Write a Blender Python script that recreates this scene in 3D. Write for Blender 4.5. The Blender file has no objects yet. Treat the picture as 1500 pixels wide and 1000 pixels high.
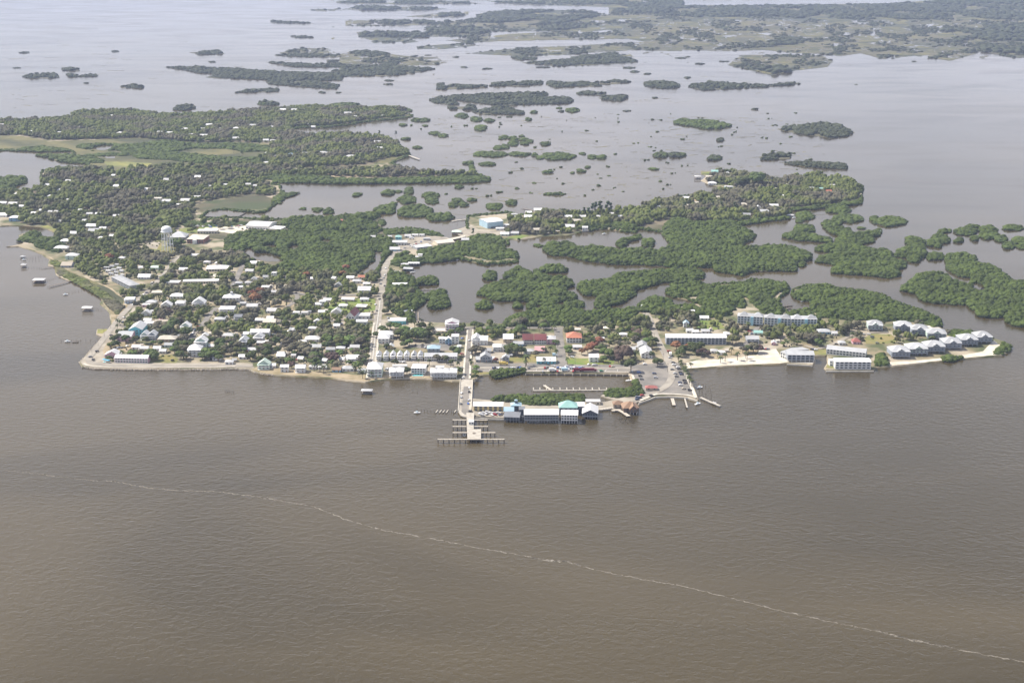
import bpy, bmesh, math, random
import numpy as np
from mathutils import Vector, noise, geometry
rng = np.random.default_rng(11); random.seed(11)
SC = bpy.context.scene
COL = SC.collection
# ---------------------------------------------------------------- camera
CAM_H, FPX, TILT = 480.0, 2083.33, math.atan(620/2083.33)
CT, ST = math.cos(TILT), math.sin(TILT)
cd = bpy.data.cameras.new('camera'); cam = bpy.data.objects.new('camera', cd); COL.objects.link(cam)
cam.location = (0, 0, CAM_H); cam.rotation_euler = (math.pi/2-TILT, 0, 0)
cd.lens = 50; cd.sensor_width = 36; cd.clip_start = 1; cd.clip_end = 90000
SC.camera = cam
# ---------------------------------------------------------------- light
SUN = Vector((-0.60, 0.26, 0.78)).normalized()
EXPOSURE = 0.62
w = bpy.data.worlds.new('World'); SC.world = w; w.use_nodes = True
nt = w.node_tree; bg = nt.nodes['Background']
sky = nt.nodes.new('ShaderNodeTexSky'); sky.sky_type = 'NISHITA'; sky.sun_disc = False
sky.sun_elevation = math.asin(SUN.z); sky.sun_rotation = math.atan2(SUN.x, SUN.y)
sky.air_density = 1.0; sky.dust_density = 2.0
# thin white cloud over the blue
tc = nt.nodes.new('ShaderNodeTexCoord'); mp = nt.nodes.new('ShaderNodeMapping'); mp.inputs['Scale'].default_value = (2.2, 2.2, 6)
cn = nt.nodes.new('ShaderNodeTexNoise'); cn.inputs['Scale'].default_value = 1.6; cn.inputs['Detail'].default_value = 6
cr = nt.nodes.new('ShaderNodeMapRange'); cr.inputs[1].default_value = 0.36; cr.inputs[2].default_value = 0.66; cr.inputs[3].default_value = .05; cr.inputs[4].default_value = 0.7
# more cloud is seen towards the horizon, clearer blue overhead
sx = nt.nodes.new('ShaderNodeSeparateXYZ'); hz = nt.nodes.new('ShaderNodeMapRange'); hz.inputs[1].default_value = .12; hz.inputs[2].default_value = .55; hz.inputs[3].default_value = .5; hz.inputs[4].default_value = -.12
ad = nt.nodes.new('ShaderNodeMath'); ad.operation = 'ADD'; ad.use_clamp = True
mx = nt.nodes.new('ShaderNodeMixRGB'); mx.inputs[2].default_value = (9.1, 9.0, 9.5, 1)
nt.links.new(tc.outputs['Generated'], mp.inputs[0]); nt.links.new(mp.outputs[0], cn.inputs['Vector']); nt.links.new(cn.outputs[0], cr.inputs[0])
nt.links.new(tc.outputs['Generated'], sx.inputs[0]); nt.links.new(sx.outputs[2], hz.inputs[0]); nt.links.new(hz.outputs[0], ad.inputs[0]); nt.links.new(cr.outputs[0], ad.inputs[1]); nt.links.new(ad.outputs[0], mx.inputs[0]); nt.links.new(sky.outputs[0], mx.inputs[1]); nt.links.new(mx.outputs[0], bg.inputs[0])
bg.inputs[1].default_value = 0.086
sl = bpy.data.lights.new('sun', 'SUN'); sl.energy = 4.6; sl.angle = math.radians(.53); sl.color = (1, .93, .83)
so = bpy.data.objects.new('sun', sl); COL.objects.link(so); so.rotation_euler = SUN.to_track_quat('Z', 'Y').to_euler(); so.location = (0, 0, 900)
SC.view_settings.view_transform = 'Standard'; SC.view_settings.look = 'None'; SC.view_settings.gamma = 1
SC.view_settings.exposure = EXPOSURE; SC.view_settings.use_curve_mapping = False
SC.cycles.use_denoising = True; SC.cycles.denoiser = 'OPENIMAGEDENOISE'; SC.cycles.denoising_prefilter = 'ACCURATE'; SC.cycles.max_bounces = 6; SC.cycles.volume_bounces = 0; SC.cycles.diffuse_bounces = 3
# ---------------------------------------------------------------- projection: photo pixel -> point on the plane at height z
def P(u, v, z=0.0):
    a, b = (u-750)/FPX, (v-500)/FPX
    t = (z-CAM_H)/-(ST+b*CT)
    return (a*t, (CT-b*ST)*t)
def pix(x, y, z=0.0):
    dep = y*CT-(z-CAM_H)*ST; up = y*ST+(z-CAM_H)*CT
    return 750+FPX*x/dep, 500-FPX*up/dep
def mpp(v):
    x, y = P(750, v); return (y*CT+CAM_H*ST)/FPX
def T(ox, oy, s, txt):
    return [(ox+float(a)/s, oy+float(b)/s) for a, b in (p.split(',') for p in txt.split())]
def poly(txt): return T(0, 0, 1, txt)
def rough(pts, step=5, amp=1.0, seed=0.0, closed=True):
    out = []; n = len(pts)
    for i in range(n if closed else n-1):
        a, b = pts[i], pts[(i+1) % n]; L = math.hypot(b[0]-a[0], b[1]-a[1]); k = max(1, int(L/step))
        for j in range(k):
            t = j/k; x, y = a[0]+(b[0]-a[0])*t, a[1]+(b[1]-a[1])*t
            q = Vector((x*.13, y*.26, seed))
            out.append((x+amp*noise.noise(q)*1.8, y+amp*.7*noise.noise(q+Vector((31, 7, 3)))*1.5))
    if not closed: out.append(pts[-1])
    return out
def wpoly(pts, z=0): return np.array([P(u, v, z) for u, v in pts])
def inside(pt, pg):
    x, y = pt[:, 0], pt[:, 1]; c = np.zeros(len(pt), bool); n = len(pg); j = n-1
    for i in range(n):
        xi, yi = pg[i]; xj, yj = pg[j]
        if yi != yj:
            c ^= ((yi > y) != (yj > y)) & (x < (xj-xi)*(y-yi)/(yj-yi)+xi)
        j = i
    return c
# ---------------------------------------------------------------- materials
def nodes(m):
    m.use_nodes = True; return m.node_tree, m.node_tree.nodes['Principled BSDF']
MATS = {}
def mat(name, c1, c2=None, scale=.2, rough=.75, bump=0., bscale=1., spec=.3, lo=.4, hi=.6, detail=4, metal=0., c3=None, scale3=.02, stretch=None, bdist=.4):
    if name in MATS: return MATS[name]
    m = bpy.data.materials.new(name); MATS[name] = m; nt, b = nodes(m)
    b.inputs['Base Color'].default_value = (*c1, 1); b.inputs['Roughness'].default_value = rough
    b.inputs['Specular IOR Level'].default_value = spec; b.inputs['Metallic'].default_value = metal
    m.diffuse_color = (*c1, 1)
    geo = nt.nodes.new('ShaderNodeNewGeometry'); src = geo.outputs['Position']
    if stretch:
        mp = nt.nodes.new('ShaderNodeMapping'); mp.inputs['Scale'].default_value = stretch
        nt.links.new(src, mp.inputs[0]); src = mp.outputs[0]
    def nz(sc, dt):
        n = nt.nodes.new('ShaderNodeTexNoise'); n.inputs['Scale'].default_value = sc; n.inputs['Detail'].default_value = dt
        nt.links.new(src, n.inputs['Vector']); return n
    def ramp(n, lo, hi):
        r = nt.nodes.new('ShaderNodeMapRange'); r.inputs[1].default_value = lo; r.inputs[2].default_value = hi
        nt.links.new(n.outputs[0], r.inputs[0]); return r
    if c2:
        x = nt.nodes.new('ShaderNodeMixRGB'); x.inputs[1].default_value = (*c1, 1); x.inputs[2].default_value = (*c2, 1)
        nt.links.new(ramp(nz(scale, detail), lo, hi).outputs[0], x.inputs[0]); o = x.outputs[0]
        if c3:
            y = nt.nodes.new('ShaderNodeMixRGB'); y.inputs[2].default_value = (*c3, 1)
            nt.links.new(ramp(nz(scale3, 3), .48, .6).outputs[0], y.inputs[0]); nt.links.new(o, y.inputs[1]); o = y.outputs[0]
        nt.links.new(o, b.inputs['Base Color'])
    if bump:
        bp = nt.nodes.new('ShaderNodeBump'); bp.inputs['Strength'].default_value = bump; bp.inputs['Distance'].default_value = bdist
        nt.links.new(nz(bscale, 3).outputs[0], bp.inputs['Height']); nt.links.new(bp.outputs[0], b.inputs['Normal'])
    return m
# ---------------------------------------------------------------- mesh and object helpers
def link(name, me, parent=None, loc=None, rz=0, scale=None):
    o = bpy.data.objects.new(name, me); COL.objects.link(o)
    if parent is not None: o.parent = parent
    if loc is not None: o.location = loc
    if rz: o.rotation_euler = (0, 0, rz)
    if scale is not None: o.scale = scale
    return o
def mesh(name, V, F, m=None):
    me = bpy.data.meshes.new(name); me.from_pydata([tuple(map(float, v)) for v in V], [], [tuple(f) for f in F]); me.update()
    if m is not None: me.materials.append(m)
    return me
def npmesh(name, V, F, m):
    me = bpy.data.meshes.new(name); me.vertices.add(len(V)); me.vertices.foreach_set('co', np.ascontiguousarray(V, np.float32).ravel())
    k = F.shape[1]; me.loops.add(F.size); me.loops.foreach_set('vertex_index', np.ascontiguousarray(F, np.int32).ravel())
    me.polygons.add(len(F)); me.polygons.foreach_set('loop_start', np.arange(0, F.size, k, dtype=np.int32))
    me.update(calc_edges=True); me.validate(); me.materials.append(m); return me
def tag(o, label=None, cat=None, group=None, kind=None):
    if label: o['label'] = label
    if cat: o['category'] = cat
    if group: o['group'] = group
    if kind: o['kind'] = kind
    return o
def empty(name, x, y, z=0, rz=0):
    o = bpy.data.objects.new(name, None); COL.objects.link(o); o.location = (x, y, z); o.rotation_euler = (0, 0, rz); o.empty_display_size = .5
    return o
def boxv(x0, x1, y0, y1, z0, z1):
    return ([(x0, y0, z0), (x1, y0, z0), (x1, y1, z0), (x0, y1, z0), (x0, y0, z1), (x1, y0, z1), (x1, y1, z1), (x0, y1, z1)],
            [(0, 3, 2, 1), (4, 5, 6, 7), (0, 1, 5, 4), (1, 2, 6, 5), (2, 3, 7, 6), (3, 0, 4, 7)])
def prism(pts, z0, z1):
    n = len(pts); V = [(x, y, z0) for x, y in pts]+[(x, y, z1) for x, y in pts]
    if sum(pts[i][0]*pts[(i+1) % n][1]-pts[(i+1) % n][0]*pts[i][1] for i in range(n)) < 0: V = V[:n][::-1]+V[n:][::-1]
    return V, [tuple(range(n))[::-1], tuple(range(n, 2*n))]+[(i, (i+1) % n, n+(i+1) % n, n+i) for i in range(n)]
def profx(prof, x0, x1):
    """closed profile in (y, z) run along x"""
    n = len(prof); V = [(x0, y, z) for y, z in prof]+[(x1, y, z) for y, z in prof]
    return V, [tuple(range(n))[::-1], tuple(range(n, 2*n))]+[(i, (i+1) % n, n+(i+1) % n, n+i) for i in range(n)]
def lathe(prof, n=16):
    V = []; F = []
    for r, z in prof: V += [(r*math.cos(2*math.pi*i/n), r*math.sin(2*math.pi*i/n), z) for i in range(n)]
    for k in range(len(prof)-1):
        for i in range(n): F.append((k*n+i, k*n+(i+1) % n, (k+1)*n+(i+1) % n, (k+1)*n+i))
    F.append(tuple(range(n))[::-1]); F.append(tuple(range((len(prof)-1)*n, len(prof)*n)))
    return V, F
def tubev(a, b, r, n=6, r2=None):
    a, b = Vector(a), Vector(b); d = (b-a).normalized(); s = d.orthogonal().normalized(); t = d.cross(s); r2 = r if r2 is None else r2
    V = [tuple(a+r*(math.cos(2*math.pi*i/n)*s+math.sin(2*math.pi*i/n)*t)) for i in range(n)]+[tuple(b+r2*(math.cos(2*math.pi*i/n)*s+math.sin(2*math.pi*i/n)*t)) for i in range(n)]
    return V, [tuple(range(n))[::-1], tuple(range(n, 2*n))]+[(i, (i+1) % n, n+(i+1) % n, n+i) for i in range(n)]
def join(*vf):
    V = []; F = []
    for v, f in vf:
        k = len(V); V += list(v); F += [tuple(i+k for i in q) for q in f]
    return V, F
_cube = {}
def part(name, box, m, parent):
    """box part: one shared unit mesh per name and material, sized by the object's scale"""
    x0, x1, y0, y1, z0, z1 = box; k = (name, m.name)
    if k not in _cube: _cube[k] = mesh(name, *boxv(-.5, .5, -.5, .5, -.5, .5), m)
    return link(name, _cube[k], parent, ((x0+x1)/2, (y0+y1)/2, (z0+z1)/2), 0, (x1-x0, y1-y0, z1-z0))
def sheet(name, pts, z, m, skirt=2.0, drop=1.6, kind='structure'):
    """a flat sheet of land with a sloping edge that runs down under the water"""
    pg = wpoly(pts); n = len(pg)
    if sum(pg[i][0]*pg[(i+1) % n][1]-pg[(i+1) % n][0]*pg[i][1] for i in range(n)) < 0: pg = pg[::-1]
    V = [(x, y, z) for x, y in pg]; F = [tuple(t) for t in geometry.tessellate_polygon([[Vector((x, y, 0)) for x, y in pg]])]
    for i, f in enumerate(F):
        a, b, c = (pg[k] for k in f)
        if (b[0]-a[0])*(c[1]-a[1])-(c[0]-a[0])*(b[1]-a[1]) < 0: F[i] = f[::-1]
    if skirt:
        for i in range(n):
            a, b = pg[i-1], pg[(i+1) % n]; d = np.array([b[1]-a[1], a[0]-b[0]]); L = np.hypot(*d) or 1
            V.append((*(pg[i]+d/L*skirt), z-drop))
        F += [(i, n+i, n+(i+1) % n, (i+1) % n) for i in range(n)]
    o = link(name, mesh(name, V, F, m)); return tag(o, kind=kind)
def strip(name, pts, width, z, m, kind='structure', thick=0):
    """a road or walkway along pixel points, width in metres"""
    c = [Vector(P(u, v)) for u, v in pts]; dense = []
    for i in range(len(c)-1):      # rounded bends
        p0, p1, p2, p3 = c[max(i-1, 0)], c[i], c[i+1], c[min(i+2, len(c)-1)]
        for k in range(6):
            t = k/6; dense.append(.5*((2*p1)+(p2-p0)*t+(2*p0-5*p1+4*p2-p3)*t*t+(3*p1-p0-3*p2+p3)*t*t*t))
    dense.append(c[-1]); V = []; F = []
    for i, p in enumerate(dense):
        d = (dense[min(i+1, len(dense)-1)]-dense[max(i-1, 0)]).normalized(); nn = Vector((-d.y, d.x))*width/2
        V += [(*(p+nn), z), (*(p-nn), z)]
        if i: F.append((2*i-2, 2*i-1, 2*i+1, 2*i))
    ROADS.append((np.array([tuple(p) for p in dense]), width))
    if thick:
        k = len(V); V += [(x, y, zz-thick) for x, y, zz in V]
        F += [tuple(k+i for i in f[::-1]) for f in F]
        n = k//2
        F += [(2*i, 2*i+2, k+2*i+2, k+2*i) for i in range(n-1)]+[(2*i+3, 2*i+1, k+2*i+1, k+2*i+3) for i in range(n-1)]
        F += [(0, k, k+1, 1), (k-2, k-1, 2*k-1, 2*k-2)]
    return tag(link(name, mesh(name, V, F, m)), kind=kind)
ROADS = []; HOUSES = []; LABELS = []
# ---------------------------------------------------------------- labels that name a neighbour
LANDMARKS = [("the water tower", 245, 350), ("the red-roofed church", 518, 462), ("the pink shoreline motel", 192, 527), ("the fishing pier", 690, 628),
    ("the yellow dockside building", 714, 596), ("the brown-roofed restaurant", 920, 592), ("the long blue-grey motel", 1020, 497), ("the tall blue condos", 1138, 470),
    ("the orange-roofed building", 841, 495), ("the blue-walled warehouse", 710, 325), ("the beach motel", 1170, 520), ("the tip's stilt condos", 1370, 508),
    ("the narrow cottage row", 586, 520), ("the grey apartment block", 184, 412), ("the maroon-roofed twins", 784, 498), ("the roadside bridge", 668, 348),
    ("the largest far mangrove island", 735, 147), ("the far wooden dock", 603, 229), ("the twin dark trees", 1108, 262), ("the school building", 300, 408),
    ("the sandy spit", 30, 361), ("the channel motel", 1240, 515), ("the tower house", 358, 502), ("the domed white house", 336, 438), ("the lone far island", 300, 77),
    ("the tan-roofed shore house", 100, 387), ("the boat basin", 830, 560), ("the cream far house", 230, 290), ("the red-roofed far house", 501, 322), ("the far marsh", 900, 60)]
ORD = ['nearest', 'second nearest', 'third nearest', 'fourth nearest', 'fifth nearest', 'sixth nearest', 'seventh nearest', 'eighth nearest', 'ninth nearest', 'tenth nearest', 'eleventh nearest', 'twelfth nearest']
def later(o, base, u, v): LABELS.append((o, base, u, v))
def write_labels():
    groups = {}
    for o, base, u, v in LABELS:
        best = min(LANDMARKS, key=lambda L: math.hypot(u-L[1], 1.6*(v-L[2])))
        dx, dy = u-best[1], 1.6*(v-best[2])
        d = ('left of' if dx < 0 else 'right of') if abs(dx) > abs(dy) else ('behind' if dy < 0 else 'in front of')
        groups.setdefault((base, d, best[0]), []).append((math.hypot(dx, dy), o))
    for (base, d, lm), L in groups.items():
        for i, (_, o) in enumerate(sorted(L, key=lambda t: t[0])):
            o['label'] = f"{base}, {ORD[i] if i < len(ORD) else str(i+1)+'th nearest'} {d} {lm}"
# ================================================================ water, land and marsh
def water_material():
    m = bpy.data.materials.new('sea_water'); nt, b = nodes(m)
    geo = nt.nodes.new('ShaderNodeNewGeometry')
    def mapped(scale, rot=0):
        mp = nt.nodes.new('ShaderNodeMapping'); mp.inputs['Scale'].default_value = scale; mp.inputs['Rotation'].default_value = (0, 0, rot)
        nt.links.new(geo.outputs['Position'], mp.inputs[0]); return mp.outputs[0]
    def nz(src, sc, dt, dist=0):
        n = nt.nodes.new('ShaderNodeTexNoise'); n.inputs['Scale'].default_value = sc; n.inputs['Detail'].default_value = dt; n.inputs['Distortion'].default_value = dist
        nt.links.new(src, n.inputs['Vector']); return n.outputs[0]
    def rng_(src, a, b_, c, d):
        r = nt.nodes.new('ShaderNodeMapRange'); r.inputs[1].default_value = a; r.inputs[2].default_value = b_; r.inputs[3].default_value = c; r.inputs[4].default_value = d
        nt.links.new(src, r.inputs[0]); return r.outputs[0]
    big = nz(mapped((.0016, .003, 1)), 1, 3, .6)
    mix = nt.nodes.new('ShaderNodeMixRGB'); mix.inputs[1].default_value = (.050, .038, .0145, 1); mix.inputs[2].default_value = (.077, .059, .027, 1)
    # cloud shade put into the water colour: darker towards the east
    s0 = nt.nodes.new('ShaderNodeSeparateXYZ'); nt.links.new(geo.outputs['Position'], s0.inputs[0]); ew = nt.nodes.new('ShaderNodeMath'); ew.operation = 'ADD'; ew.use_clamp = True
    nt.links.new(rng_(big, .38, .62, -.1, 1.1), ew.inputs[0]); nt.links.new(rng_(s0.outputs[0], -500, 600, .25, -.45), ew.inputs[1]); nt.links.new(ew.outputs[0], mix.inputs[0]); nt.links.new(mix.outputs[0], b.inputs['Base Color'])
    b.inputs['IOR'].default_value = 1.33; b.inputs['Specular IOR Level'].default_value = .5
    calm = rng_(nz(mapped((.003, .007, 1), .2), 1, 4, 1.2), .35, .65, .55, 1)
    nt.links.new(rng_(calm, .5, 1, .07, .17), b.inputs['Roughness'])
    w1 = nz(mapped((.135, .185, 1), .45), 1, 4, .5); w2 = nz(mapped((.48, .56, 1), -.3), 1, 2, .3)
    ad = nt.nodes.new('ShaderNodeMath'); ad.operation = 'MULTIPLY_ADD'; ad.inputs[1].default_value = .35
    nt.links.new(w2, ad.inputs[0]); nt.links.new(w1, ad.inputs[2])
    bp = nt.nodes.new('ShaderNodeBump'); bp.inputs['Distance'].default_value = .85
    # the water behind the island is sheltered and lies calmer than the open gulf
    sp = nt.nodes.new('ShaderNodeSeparateXYZ'); nt.links.new(geo.outputs['Position'], sp.inputs[0]); lee = rng_(sp.outputs[1], 1560, 1900, 1, .16)
    mu = nt.nodes.new('ShaderNodeMath'); mu.operation = 'MULTIPLY'; nt.links.new(rng_(calm, .5, 1, .35, .9), mu.inputs[0]); nt.links.new(lee, mu.inputs[1])
    nt.links.new(mu.outputs[0], bp.inputs['Strength']); nt.links.new(ad.outputs[0], bp.inputs['Height']); nt.links.new(bp.outputs[0], b.inputs['Normal'])
    return m
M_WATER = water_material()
def water_sheet():
    xs = [-30000, 30000]; V = [(-30000, -400, 0), (30000, -400, 0), (30000, 42000, 0), (-30000, 42000, 0)]
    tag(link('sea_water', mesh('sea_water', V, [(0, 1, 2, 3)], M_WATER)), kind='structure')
water_sheet()
M_TOWN = mat('town_ground', (.24, .20, .125), (.085, .10, .04), .045, .9, c3=(.36, .31, .23), scale3=.018, lo=.38, hi=.6, bump=.3)
M_SAND = mat('beach_sand', (.60, .56, .48), (.50, .45, .36), .08, .95, bump=.2)
M_DIRT = mat('bare_earth', (.37, .30, .20), (.22, .18, .10), .06, .95, bump=.3)
M_LOT = mat('shell_lot', (.37, .33, .265), (.26, .23, .18), .05, .9)
M_GRASS = mat('mown_grass', (.16, .17, .055), (.24, .20, .08), .06, .95)
M_GREEN = mat('green_lawn', (.13, .19, .04), (.19, .20, .06), .05, .95)
M_MUD = mat('mangrove_mud', (.032, .027, .018), (.05, .042, .028), .05, .9)
M_MARSH = mat('marsh_grass_ground', (.085, .088, .040), (.150, .138, .058), .012, .95, c3=(.055, .062, .03), scale3=.007, detail=7, bump=.6)
M_FLOOR = mat('forest_floor', (.055, .060, .028), (.11, .10, .055), .05, .95, c3=(.17, .145, .095), scale3=.012)
M_BMARSH = mat('brown_marsh_ground', (.072, .070, .038), (.112, .100, .055), .014, .95, c3=(.058, .075, .030), scale3=.010, detail=6, bump=.4)
M_YMARSH = mat('yellow_marsh_ground', (.25, .24, .07), (.16, .17, .06), .03, .95)
M_FLAT = mat('far_marsh_ground', (.085, .083, .052), (.125, .115, .066), .003, .95, c3=(.06, .068, .045), scale3=.0012, detail=7)
M_ASPH = mat('worn_asphalt', (.235, .215, .19), (.165, .155, .14), .05, .9)
M_ASPH2 = mat('pale_concrete_road', (.34, .31, .26), (.26, .235, .20), .06, .9)
M_CONC = mat('pale_concrete', (.58, .54, .46), (.47, .43, .36), .15, .85)

MAIN = poly("117,531 121,538 140,540.5 200,541.5 300,541.5 345,540.5 365,541.5 375,546 400,550 440,552 480,554 510,558 535,560.5 565,556 600,555 640,556 662,559 674,559 "
 "694,560 699,555 705,551 719,549.5 770,546.5 850,547 922,548 925,557 929,564 935,574 941,582 937,589 960,580.5 985,580 1008,582 1023,586 1016,567 1006,548 1005,541.5 1025,540 1062,537 1100,535.5 1142,534 1152,532.5 "
 "1190,535 1194,531 1192,522 1200,521.5 1212,521.5 1213,532 1208,540 1210,542.5 1280,542.5 1283,539.5 1300,537.5 1337,534 1375,530 1412,526 1450,522.5 1467,521 1480,515 1479,506 1470,501 "
 "1452,496 1440,490 1420,487 1400,487 1385,486 1376,480 1381,475 1377,469 1350,457 1300,440 1275,431 1225,424 1185,419 1163,425 1160,432 1170,440 1187,442 1190,448 1186,456 1175,461 1155,461 1140,446 1142,436 1155,428 1153,419 1125,413 1097,411 "
 "1092,416 1060,416 1040,420 1000,416 985,420 976,428 986,435 1020,442 1015,448 985,451 982,441 952,438 938,446 932,455 900,460 862,462 820,455 785,458 755,465 745,469 737,475 675,474.5 625,473 607,471 605,455 "
 "618,446 625,437 612,428 610,418 606,408 594,405 588,397 600,390 612,387 647,381 665,377 690,383 712,388 740,386 758,384 752,378 715,367 690,361 672,360 664,354 654,350 648,347 640,343 "
 "620,338 600,336 580,337 562,338 548,335 552,329 541,325 556,318 545,314 530,316 500,322 460,320 420,323 380,322 330,320 305,323 294,320 303,311 330,308 350,310 385,312 396,306 400,299 406,292 418,286 412,281 410,272 398,272 402,267 "
 "420,268 460,268.5 500,269.5 540,269 600,268.5 680,268 715,266 718,262 700,257 660,254.5 640,254 610,252 590,246 572,240 585,233 601,228 592,220 580,210 560,203 530,199 500,196.5 470,197.5 448,200 430,194 421,190.5 "
 "445,187 470,187.5 505,184 535,178.5 575,175 605,171 600,168.5 585,168 602,163 590,158.5 560,156.5 540,158 480,156 455,155 420,158.5 380,160.5 360,165 300,166 240,168 190,161 170,162 140,163 107,166 100,172 70,174.5 0,177 -60,178 "
 "-60,220 0,221 60,222 105,222 111,227 104,231 74,233 86,236 100,238.5 130,240 128,243 142,247 100,246 62,251 60,262 62,272 45,281 30,283 22,279 20,273 38,268 38,262 20,260 0,263 -60,266 -60,334 0,332 13,331 38,331 58,332.5 72,337 84,343 83,349 64,353 "
 "58,344 42,341 28,345 32,352 36,357 28,359.5 10,362 28,361.5 48,367 60,372 73,380 71,389 81,392 83,403 94,408 106,413 122,421 142,430 150,440 147,445 161,458 162,464 164,478 159,483 143,483 142,490 151,493 143,503 132,515")
Z0 = 1.2
sheet('town_island_ground', rough(MAIN, 4, .45), Z0, M_TOWN, 1.5, 1.8)
RIGHT = poly("676,353 688,343 684,330 686,318 720,314.5 746,312 758,317 781,311 795,308 806,309.5 826,312.5 848,314 896,311 936,308 944,301 960,295.5 1000,288.5 1041,284 1058,278 1056,275 1036,269 1027,265 1036,258.5 1027,255 1027,251 1041,252 1052,250 "
 "1072,252 1099,257 1108,255 1124,260 1126,267 1162,260 1190,255 1207,259 1240,262 1262,275 1262,290 1262,297 1239,300.5 1207,305 1158,307 1155,317 1153,321 1126,324 1086,329 1085,333 1045,328.5 1027,330.5 1050,327 1083,333 1106,346 1100,353 1087,357 1088,365 "
 "1123,363 1153,363 1187,373 1188,381 1166,386 1166,397 1111,397 1096,400 1087,404 1050,398 1044,392 979,391 936,387.5 902,387.5 863,383 832,375.5 807,374 797,367 801,360.5 838,360.5 846,368 875,365 906,371 936,368 961,372 979,366 985,360 976,349 970,341 935,335.5 "
 "931,341 918,340 886,335.5 877,336.5 853,339.5 835,345 797,346.5 760,352 741,350 745,357 738,362 700,362 690,358 682,352")
sheet('back_island_ground', rough(RIGHT, 4, .45, 5), 1.0, M_TOWN, 1.5, 1.6)
DOCKI = poly("674,603 676,607 683,610.5 700,611 738,613 760,605 800,603 850,603 880,602 896,600 905,603 940,588 938,580 930,572 915,571 895,574 880,581 900,587 880,591 855,586 820,583 790,585 740,588.5 715,587.5 690,585")
sheet('dock_street_ground', rough(DOCKI, 4, .3, 9), 1.34, M_LOT, .4, 2)
Zc = [Z0+.05]
def patch(name, txt, m, amp=.5, z=None, kind='structure'):
    if z is None: Zc[0] += .003; z = Zc[0]
    return sheet(name, rough(poly(txt), 4, amp, len(txt)*.37), z, m, 0, kind=kind)
# beaches and clearings
for t in ("20,320 0,318 -60,300 -60,292 10,284 35,285 62,276 64,254 100,249 140,250 180,250 240,247 300,245 360,243 400,240 400,258 384,270 400,278 402,288 370,287 300,295 280,303 290,320 262,334 240,345 200,360 195,365 160,345 120,350 100,366 84,352 86,340 60,330 40,330",
  "-60,179 0,178 70,176 105,173 112,165 190,163 240,169 300,168 380,162 420,160 455,157 540,160 590,160 598,164 580,168 600,170 575,175 535,178 505,184 470,187 440,187 421,190 430,194 448,200.5 500,197 530,199.5 560,203.5 580,210.5 592,220 600,228 560,236 545,242 520,245 500,252 580,248 620,255 660,256 712,258 715,264 680,267 500,268 400,266 384,262 400,240 380,232 400,222 396,210 340,209 300,210 240,206 200,203 130,205 70,206 30,199 -60,199",
  "380,400 366,372 345,380 330,352 300,350 300,330 330,322 460,322 556,318 560,338 640,344 640,346 590,352 575,366 560,388 558,398 545,410 500,402 450,402"): patch('forest_floor', t, M_FLOOR, .8)
patch('forest_floor', "742,345 745,318 760,319 790,313 826,314 850,317 896,313 936,310 944,303 1000,292 1041,287 1060,280 1068,272 1036,267 1036,260 1050,253 1072,254 1100,259 1124,262 1128,268 1162,262 1190,258 1240,266 1260,278 1258,296 1205,304 1155,308 1150,319 1125,324 1085,330 1104,346 1098,353 1087,357 1088,365 1186,374 1186,380 1166,385 1166,396 1096,399 1044,391 979,390 902,386 832,374 797,366 840,361 875,366 936,369 979,367 985,360 970,341 935,334 900,332 853,338 830,344 795,345", M_FLOOR, .6, 1.03)
patch('sandy_beach', "1005,533 1020,529 1050,528 1080,525 1108,521 1114,512 1136,511 1145,525 1153,528 1190,530 1190,534 1152,532 1142,533.6 1100,535 1062,536.5 1025,539.5 1006,541", M_SAND)
patch('shore_sand', "370,543 380,536 410,541 450,545 500,548 530,552 560,549 600,552 640,553 668,556 668,558 640,555.6 600,554.6 565,555.6 535,560 510,557.5 480,553.6 440,551.6 400,549.6 376,545.6", M_DIRT)
patch('shore_sand', "1284,538 1300,532 1337,530 1375,526 1412,521 1440,516 1450,505 1456,500 1466,508 1472,515 1466,520.5 1450,522 1412,525.6 1375,529.6 1337,533.6 1300,537", M_SAND)
patch('shore_sand', "1353,478 1370,478 1384,486 1383,490 1370,486", M_SAND)
patch('shore_sand', "10,362 28,360 50,366 75,378 92,392 110,402 140,414 165,424 185,442 188,452 176,462 170,470 164,478 163,464 162,458 150,444 160,446 150,432 118,417 100,408 85,396 72,378 60,371 48,366.6 28,361", M_DIRT)
patch('sea_wall_verge', "118,531 128,520 152,494 166,478 176,468 186,464 205,440 215,441 190,478 172,505 160,520 152,528 180,533 370,533 372,541 340,540 200,541 140,540 122,537.5", M_LOT)
patch('motel_yard', "150,515 158,502 178,500 200,502 226,512 220,520 180,516 156,527", M_DIRT)
patch('dry_lawn', "218,533 222,522 250,521 262,527 258,533", M_GRASS)
patch('dry_lawn', "747,520 786,521 788,531 745,532", M_GRASS); patch('dry_lawn', "708,484 722,482 716,500 708,500", M_GRASS)
patch('green_lawn', "828,525 870,527 900,530 898,535 832,536", M_GREEN); patch('green_lawn', "490,448 500,437 548,438 552,455 515,462 474,459 478,448", M_GREEN)
patch('green_lawn', "1017,473 1030,469 1052,470 1062,482 1040,486 1020,482", M_GREEN); patch('dry_lawn', "694,550 720,549 720,544 694,545", M_GRASS)
patch('dry_lawn', "1193,521 1212,521 1210,513 1192,514", M_GRASS); patch('dry_lawn', "1209,540 1214,533 1224,535 1222,541", M_GRASS)
patch('dry_lawn', "1262,500 1275,490 1305,491 1318,500 1300,505 1270,505", M_GRASS); patch('sand_lot', "305,404 330,400 332,410 316,412", M_SAND)
patch('fairground_lawn', "262,336 300,333 360,331 362,337 330,342 262,342", M_GREEN); patch('fairground_lot', "300,335 345,332 395,330 412,334 405,342 340,343 300,339", M_SAND)
patch('tower_lawn', "195,368 215,357 236,352 262,360 262,372 240,374 205,372", M_GRASS)
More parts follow.
